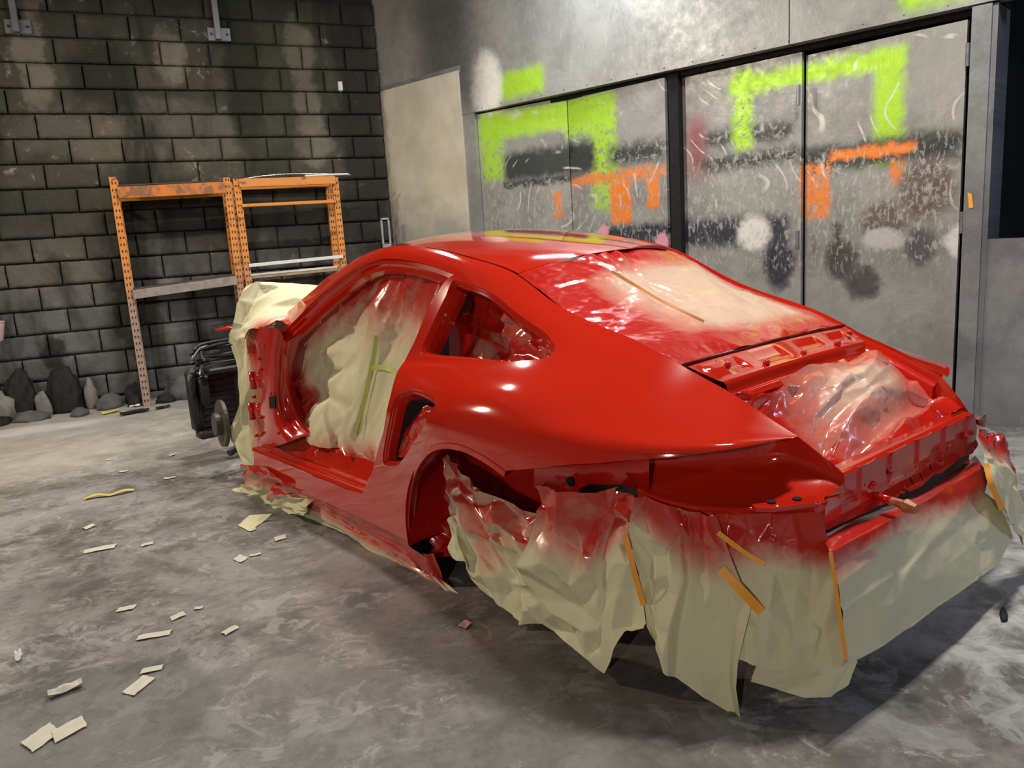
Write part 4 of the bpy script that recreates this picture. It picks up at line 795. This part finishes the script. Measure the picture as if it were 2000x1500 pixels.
# long rear sheet: ledge, then face
def RQ(x, y, off=.03, fl_=.16): return Q(x, y, off, fl_, .50)
A = [P(1600, 1047, u=-.935), P(1750, 976, u=-.935), P(1905, 892, u=-.935)]; Bl = [P(1622, 1078, u=-1.0), P(1760, 1003, u=-1.02), P(1920, 912, u=-.99)]; Cb = [P(1656, 1296, u=-1.04), P(1722, 1262, u=-1.06), P(1870, 1160, u=-1.08), P(1950, 1100, u=-1.07), P(1978, 1048, u=-1.06)]
bl2 = lin(Bl, 90); a2 = lin(A, 90); c2_ = lin(Cb, 90); m1 = bl2*.5+c2_*.5; rows = [a2, a2*.5+bl2*.5+[0, 0, .004], bl2, bl2*.93+c2_*.07, m1, c2_]
rows = np.stack(rows); G = np.stack([np.stack([np.interp(np.linspace(0, 1, 70), [0, .08, .17, .24, .6, 1], rows[:, j, k]) for k in range(3)], 1) for j in range(90)], 1)
rs = paper('masking_paper_sheet', G, 'long grey-cream paper hanging straight across the back of the car', 'masking paper', PAPER, .004, 4, 8.8, lambda U, V, g: 1.2*smoothstep(.55, .12, V+.12*(1-U)*0+.08*np.sin(U*5)))
tape(s4, [(1622, 1078), (1630, 1130), (1640, 1200), (1652, 1288)], 8, TAPE, (rs,))
s6 = [P(1912, 838, u=-.965), P(1945, 850, u=-.98), P(1972, 900, u=-1.0)]; b6 = [P(1934, 960, u=-1.075), P(1962, 992, u=-1.08), P(1998, 1066, u=-1.08)]
G = coons(s6, b6, [s6[0], P(1922, 900, u=-1.03), b6[0]], [s6[-1], P(1992, 970, u=-1.05), b6[-1]], 30, 40)
s6o = paper('masking_paper_sheet', G, 'loose pink and cream paper at the far right rear corner', 'masking paper', PAPER, .012, 8, 3.3, red_top(.1, .6))
tape(s6o, [(1926, 905), (1936, 945), (1958, 995)], 12)
# ---------------------------------------------------------------- pallet racks at the block wall
def rack_paint(name, base, wear):
    t = NT(name); p = t.pos(); n = t.noise(p, 9, 5, .65, .5); n2 = t.noise(p, 40, 4, .6); c = t.mix(n2, [k*.8 for k in base], base); c = t.mix(t.ss(n, .62-wear*.25, .72-wear*.2), c, t.mix(n2, (.16, .06, .025), (.34, .15, .06)))
    sep = t.n('ShaderNodeSeparateXYZ'); t.l(p, sep.inputs[0]); c = t.mix(t.math('MULTIPLY', t.ss(t.math('ADD', sep.outputs['Z'], t.math('MULTIPLY', t.math('SUBTRACT', n, .5), .9)), 1.25, .75), .85), c, t.mix(n2, (.20, .13, .10), (.42, .37, .34))); t.col(c); t.rough(.55); return t.m
ORANGE = rack_paint('orange_rack_paint', (.74, .27, .045), .2); ORANGED = rack_paint('worn_orange_paint', (.66, .20, .03), .75)
GREYB = plain('dusty_grey_steel', (.34, .30, .27), .6, .2, .3, 18); WHITEB = plain('white_rail', (.74, .73, .70), .45, 0, .1); BOARD = plain('dark_board', (.10, .065, .045), .8, 0, .3, 9)
YF, YB = 7.345, 7.66
def post(parent, x, y, h, mat, holes=True):
    mb = MB(); mb.box((x, y, h/2), (.055, .006, h)); mb.box((x-.0245, y+.022, h/2), (.006, .045, h)); mb.box((x+.0245, y+.022, h/2), (.006, .045, h))
    o = mb.build('post', mat, parent)
    if holes:
        hb = MB()
        for k in range(int(h/.055)):
            for s_ in (-.012, .012): hb.box((x+s_+.004*(k % 2), y-.0035, .05+.055*k), (.009, .003, .020))
        link('slots', hb.mesh('slots', BLACK), o)['kind'] = 'stuff'
    return o
def beam(parent, name, a, b, h, d, mat): 
    a, b = Vector(a), Vector(b); mb = MB(); r_ = (b-a); M = Matrix((r_.normalized(), Vector((0, 1, 0)), r_.normalized().cross(Vector((0, 1, 0))))).transposed(); mb.box((a+b)/2, (r_.length, d, h), M, .003); return mb.build(name, mat, parent)
def rack(label): o = empty('storage_rack', (0, YF, 0)); o.location = (0, 0, 0); return setp(o, label, 'rack', 'orange racks at the block wall')
r1 = rack('orange pallet rack with one tall open bay, left of the pair')
for x, y, h in ((-.272, YF, 1.915), (.606, YF, 1.885), (-.272, YB, 1.915), (.606, YB, 1.885)): post(r1, x, y, h, ORANGE)
beam(r1, 'beam', (-.25, YF-.02, 1.785), (.585, YF-.02, 1.80), .095, .04, ORANGED); beam(r1, 'beam', (-.25, YB, 1.785), (.585, YB, 1.80), .10, .04, ORANGE)
beam(r1, 'shelf_board', (-.25, (YF+YB)/2, 1.845), (.585, (YF+YB)/2, 1.858), .012, .32, BOARD)
beam(r1, 'beam', (-.25, YF-.02, .955), (.585, YF-.02, 1.01), .075, .04, GREYB); beam(r1, 'beam', (-.25, YB, .955), (.585, YB, 1.01), .075, .04, GREYB); beam(r1, 'shelf_board', (-.25, (YF+YB)/2, .997), (.585, (YF+YB)/2, 1.05), .012, .30, BOARD)
for z in (.4, 1.2): beam(r1, 'side_brace', (.600, YF, z), (.612, YB, z), .03, .03, ORANGE) if False else MB().box((.606, (YF+YB)/2, z), (.02, YB-YF, .04)).build('side_brace', ORANGE, r1)
for z in (.4, 1.2, 1.7): MB().box((-.272, (YF+YB)/2, z), (.02, YB-YF, .04)).build('side_brace', ORANGE, r1)
r2 = rack('orange rack with white rails and trim lying on top, right of the pair')
for x, y, h in ((.685, YF, 1.87), (1.535, YF, 1.86), (.685, YB, 1.87), (1.535, YB, 1.86)): post(r2, x, y, h, ORANGE)
beam(r2, 'beam', (.70, YF-.02, 1.832), (1.53, YF-.02, 1.835), .07, .04, ORANGE); beam(r2, 'beam', (.70, YB-.02, 1.832), (1.53, YB-.02, 1.835), .07, .04, ORANGE)
beam(r2, 'beam', (.70, YF-.02, 1.643), (1.52, YF-.02, 1.648), .028, .03, ORANGE)
beam(r2, 'white_rail', (.70, YF-.02, 1.128), (1.53, YF-.02, 1.152), .030, .03, WHITEB); beam(r2, 'white_rail', (.70, YB-.02, 1.03), (1.53, YB-.02, 1.05), .03, .03, WHITEB)
beam(r2, 'shelf_board', (.70, (YF+YB)/2, 1.02), (1.53, (YF+YB)/2, 1.035), .02, .30, plain('pale_board', (.42, .30, .18), .7, 0, .3, 9)); beam(r2, 'beam', (.70, YF-.02, .62), (1.53, YF-.02, .62), .06, .04, ORANGE)
MB().box((1.535, (YF+YB)/2, .9), (.02, YB-YF, .04)).build('side_brace', ORANGE, r2)
# trims lying on the right rack
def trim(label, pts, r, mat):
    mb = MB(); mb.tube(crs(pts, 24), r, 8); v = np.array(mb.v); v[:, 2] = np.mean(v[:, 2]) if False else v[:, 2]; return thing_from('trim_strip', v, mb.f, mat, True, label, 'trim', 'trims on the right rack')
trim('curved grey trim strip lying along the rack top', [(.75, YF+.08, 1.876), (.95, YF+.07, 1.897), (1.2, YF+.05, 1.905), (1.5, YF+.06, 1.896), (1.70, YF+.08, 1.884)], .007, CHROME)
trim('straight white trim strip at the right end of the rack top', [(1.27, YF+.0, 1.880), (1.5, YF-.01, 1.884), (1.66, YF-.01, 1.884)], .009, WHITEB)
trim('thin black strip overhanging the right end of the rack top', [(1.0, YF+.16, 1.874), (1.4, YF+.15, 1.885), (1.72, YF+.15, 1.872)], .006, BLACK)

# wall struts with base plates, junction box
STRUT = plain('grey_strut', (.20, .21, .23), .5, .4, .2)
for x, lab in ((-.80, 'grey steel strut bolted to the block wall at the left edge'), (.725, 'grey steel strut bolted to the block wall above the racks')):
    o = empty('wall_strut', (x, WALL_Y-.06, 3.08)); setp(o, lab, 'strut', 'struts on the block wall')
    MB().box((-.012, -.03, .56), (.05, .05, 1.12), None, .004).build('channel', STRUT, o); MB().box((0, .0, .05), (.19, .02, .11), None, .004).build('base_plate', STRUT, o)
    for s_ in (-.065, .065): MB().disc((s_, -.012, .05), (0, -1, 0), .011, .012, 6).build('bolt', BLACK, o)
o = empty('junction_box', (1.748, WALL_Y-.045, 2.67)); setp(o, 'small white electrical box on the block wall near the corner', 'electrical box')
MB().box((0, 0, .045), (.042, .05, .085), None, .006).build('box', WHITE, o); MB().box((0, -.027, .045), (.034, .006, .075), None, .002).build('cover', WHITE, o); MB().tube([(0, 0, 0), (0, .0, -.10)], .006, 6).build('conduit', BLACK, o)
# pipe and silver bracket in the corner
o = empty('metal_bracket', (2.0, 7.50, 0)); setp(o, 'silver metal bracket with an open top standing in the wall corner', 'bracket')
MB().box((0, 0, .62), (.085, .03, 1.24), None, .004).build('upright', plain('dull_silver', (.42, .43, .42), .45, .6, .2, 20), o)
MB().box((-.035, 0, 1.36), (.018, .03, .24), None, .003).build('fork', MATS['dull_silver'], o); MB().box((.035, 0, 1.36), (.018, .03, .24), None, .003).build('fork', MATS['dull_silver'], o); MB().box((0, 0, 1.475), (.088, .03, .02), None, .003).build('cap', MATS['dull_silver'], o)

# rubble, bags and scraps at the foot of the block wall
RUB = plain('rubble_grey', (.13, .127, .124), .95, 0, .4, 12); RUBD = plain('sooty_rubble', (.013, .013, .013), .8, 0, .5, 12); RUBL = plain('pale_plaster', (.24, .225, .205), .95, 0, .3, 10)
def rock(seed, sx, sy, sz, mat, sub=3, rough_=.35):
    bm = bmesh.new(); bmesh.ops.create_icosphere(bm, subdivisions=sub, radius=1); r_ = random.Random(seed)
    for v in bm.verts:
        p_ = v.co.copy(); k = 1+rough_*.6*mnoise.noise(p_*1.3+Vector((seed, 0, 0)))+rough_*.7*mnoise.noise(p_*3.3+Vector((0, seed, 0)))+rough_*.3*mnoise.noise(p_*7+Vector((0, 0, seed))); q = p_*k; v.co = Vector((q.x*sx, q.y*sy, max(-.25, q.z)*sz))
    zmin = min(v.co.z for v in bm.verts)
    for v in bm.verts: v.co.z -= zmin
    me = bpy.data.meshes.new('rubble'); bm.to_mesh(me); bm.free(); me.shade_smooth(); me.materials.append(mat); return me
def put(name, me, x, y, label, cat, group=None, z=0.0, rz=0.0): o = link(name, me, None, (x, y, z), (0, 0, rz)); return setp(o, label, cat, group)
put('rubbish_bag', rock(3, .12, .09, .32, RUBD, 4, .3), -1.22, 7.62, 'sooty black rubbish bag slumped at the wall, furthest left', 'bag', 'black bags at the block wall')
put('rubbish_bag', rock(5, .14, .09, .30, RUBD, 4, .3), -.90, 7.60, 'wide sooty black rubbish bag slumped at the wall, left of the rack', 'bag', 'black bags at the block wall')
RL = (((-1.06, 7.52, .06, .16, RUBL), 'pale plaster lump between the two black bags'), ((-.70, 7.60, .07, .20, RUBL), 'pale plaster lump right of the wide black bag'), ((-1.38, 7.55, .13, .20, RUBL), 'pale plaster lump at the far left of the wall foot'),
      ((-.56, 7.5, .12, .10, RUB), 'broad grey rubble mound just left of the rack foot'), ((-.37, 7.43, .07, .08, RUBD), 'blackened rubble lump touching the rack foot on its left'), ((-.36, 7.60, .09, .14, RUBD), 'blackened rubble lump behind the rack foot'),
      ((-.78, 7.33, .10, .05, RUB), 'low flat grey stone in front of the rubble mound'), ((-1.15, 7.40, .14, .06, RUB), 'low flat grey stone in front of the black bags'), ((-1.38, 7.36, .12, .05, RUBD), 'blackened flat stone at the left edge of the floor'),
      ((.02, 7.53, .17, .15, RUB), 'large grey rubble heap under the left rack'), ((.40, 7.53, .14, .13, RUB), 'second grey rubble heap under the left rack, nearer the car'), ((.20, 7.28, .15, .06, RUBL), 'pale rubble slab in front of the heap under the left rack'), ((-.12, 7.42, .08, .06, RUBD), 'blackened stone just right of the rack foot'))
for i, ((x, y, sx, sz, m_), lab) in enumerate(RL): put('rubble_chunk', rock(20+i, sx, sx*.7, sz, m_, 3, .35), x, y, lab, 'rubble', 'rubble at the block wall', 0, i*1.3)
def scrap(name, x, y, w_, h_, rz, mat, label, cat, group=None, z=.002, seed=1, bend=.0025, notch=.3):
    """small torn sheet lying on the floor"""
    r_ = random.Random(seed); n = 7; V = []; 
    for i in range(n):
        for j in range(n):
            a, b = i/(n-1)-.5, j/(n-1)-.5; e_ = notch*.2; V.append((a*w_+(r_.uniform(-e_, e_)*w_*.3 if i in (0, n-1) else 0), b*h_+(r_.uniform(-e_, e_)*h_*.5 if j in (0, n-1) else 0)+a*h_*.35*r_.choice([1, 1]), bend*(1+math.sin(a*5+seed)*math.cos(b*4))))
    me = mkmesh(name, V, quads(n, n), mat, False, attr={'paint': [0.0]*len(V)}); o = link(name, me, None, (x, y, z), (0, 0, rz)); md = o.modifiers.new('thickness', 'SOLIDIFY'); md.thickness = .0012; return setp(o, label, cat, group)
SCR = plain('scrap_paper', (.60, .56, .46), .85, 0, .12); SCRP = plain('pink_scrap', (.62, .34, .28), .85, 0, .15)
scrap('paper_scrap', -.46, 2.28, .085, .075, .5, SCR, 'large torn cream paper scrap in the lower left corner, left half', 'paper', None, seed=3)
scrap('paper_scrap', -.395, 2.285, .08, .065, .25, SCR, 'large torn cream paper scrap in the lower left corner, right half', 'paper', None, seed=4)
scrap('paper_scrap', .755, 2.28, .04, .035, .4, SCRP, 'small pink paper square on the floor beside the rear paper skirt', 'paper', None, seed=5)
scrap('paper_scrap', -.185, 2.75, .105, .035, -.25, SCR, 'longest flat cream paper strip on the floor at left', 'paper', None, seed=6)
scrap('paper_scrap', -.225, 2.43, .09, .05, .75, SCR, 'cream paper scrap with a ragged end below the long strip', 'paper', None, seed=7)
scrap('paper_scrap', -.425, 2.51, .09, .035, .15, SCR, 'curled cream paper strip near the left edge', 'paper', None, seed=8, bend=.012)
scrap('paper_scrap', -.585, 2.80, .03, .045, .4, WHITE, 'folded white paper standing up at the left edge', 'paper', None, seed=9, bend=.02)
for i, (x, y, w_, h_, lab) in enumerate(((-.37, 5.12, .05, .03, 'tiny cream scrap on the floor above the yellow tape'), (-.12, 4.79, .06, .03, 'small cream scrap lying in the shadow right of the yellow tape'), (-.48, 4.12, .055, .04, 'small cream scrap on the floor below the yellow tape'), (-.41, 3.76, .12, .05, 'ragged two-part cream scrap on the open floor at left'),
      (-.22, 3.70, .05, .03, 'tiny cream scrap right of the ragged two-part scrap'), (.32, 3.44, .05, .05, 'cream paper square below the front sill paper'), (.14, 3.29, .045, .06, 'upright cream scrap pair below the front sill, left one'), (.20, 3.30, .045, .02, 'upright cream scrap pair below the front sill, right one'),
      (-.28, 3.03, .055, .035, 'yellowed cream scrap above the long strip'), (-.11, 2.86, .05, .035, 'folded cream scrap right above the long strip'), (.05, 2.65, .055, .03, 'pinkish cream scrap right of the long strip'), (-.19, 2.51, .06, .03, 'faint cream scrap between the long strip and the ragged scrap'),
      (-.04, 2.89, .03, .02, 'tiny white flake right of the folded scrap'), (.22, 3.62, .035, .025, 'tiny white flake beside the offcut at the front sill'), (-.47, 5.49, .03, .02, 'tiny white flake far back on the floor at left'), (-.1, 5.35, .035, .03, 'tiny cream flake far back near the front of the car'))):
    scrap('paper_scrap', x, y, w_, h_, rng.uniform(-.4, .6), SCR, lab, 'paper', 'cream paper scraps left of the car', seed=20+i)
YT = plain('yellow_tape', (.72, .52, .10), .6, 0, .2)
o = empty('tape_strip', (-.42, 4.63, 0)); setp(o, 'crumpled yellow tape strip on the floor near the front of the car', 'tape')
G = np.array([[(-.12+.02*i, .010*math.sin(i*.7)+s_*.017, .006+.012*abs(math.sin(i*.5))) for i in range(13)] for s_ in (-1, 1)]); link('strip', mkmesh('strip', G.reshape(-1, 3), quads(2, 13), YT), o)
scrap('yellow_rag', -.55, 7.22, .14, .05, .3, YT, 'yellow scrap on the floor before the rubble left of the rack foot', 'rag', None, .003, 41, .012)
scrap('dark_rag', -.36, 7.08, .22, .10, .1, RUBD, 'black flat rag on the floor before the rack foot', 'rag', None, .004, 42, .012); scrap('dark_rag', -.15, 7.12, .12, .06, .3, RUBD, 'smaller black rag on the floor beside the rack foot', 'rag', None, .004, 43, .01)
scrap('white_scrap', -.36, 7.22, .08, .05, .2, WHITE, 'white card scrap lying at the rubble by the rack foot', 'paper', None, .03, 44, .01)
# pink cup hanging at the left edge
o = empty('plastic_cup', (-1.33, 7.60, .66)); setp(o, 'pale pink plastic cup at the left edge of the block wall', 'cup')
PINKC = plain('pale_pink_plastic', (.62, .44, .42), .5, 0, .1); MB().tube([(0, 0, 0), (.01, 0, .01), (.02, 0, .12), (.022, 0, .15)], [.04, .052, .066, .068], 16).build('cup', PINKC, o, True); MB().tube([(.022, 0, .145), (.023, 0, .16)], [.071, .071], 16).build('rim', PINKC, o, True); MB().tube([(.02, .0, .15), (.03, .05, .20), (.03, .15, .22)], .004, 6).build('hook', BLACK, o)
# tape crumb on the door post and a black shard at the right
V = [SW(5.10+a, 1.28+b, .008) for a, b in ((-.012, .045), (.008, .035), (.02, -.04), (-.002, -.045))]; thing_from('tape_piece', np.array(V+[q-ST_N*.002 for q in V]), [(0, 1, 2, 3), (4, 7, 6, 5)], TAPE, False, 'small orange tape piece stuck on the grey door post', 'tape')
put('debris_shard', rock(71, .05, .012, .012, RUBD, 2), *WP(1960, 1203, Z=0)[:2], 'small black shard on the pale floor at the right edge', 'debris', None, 0, .6)
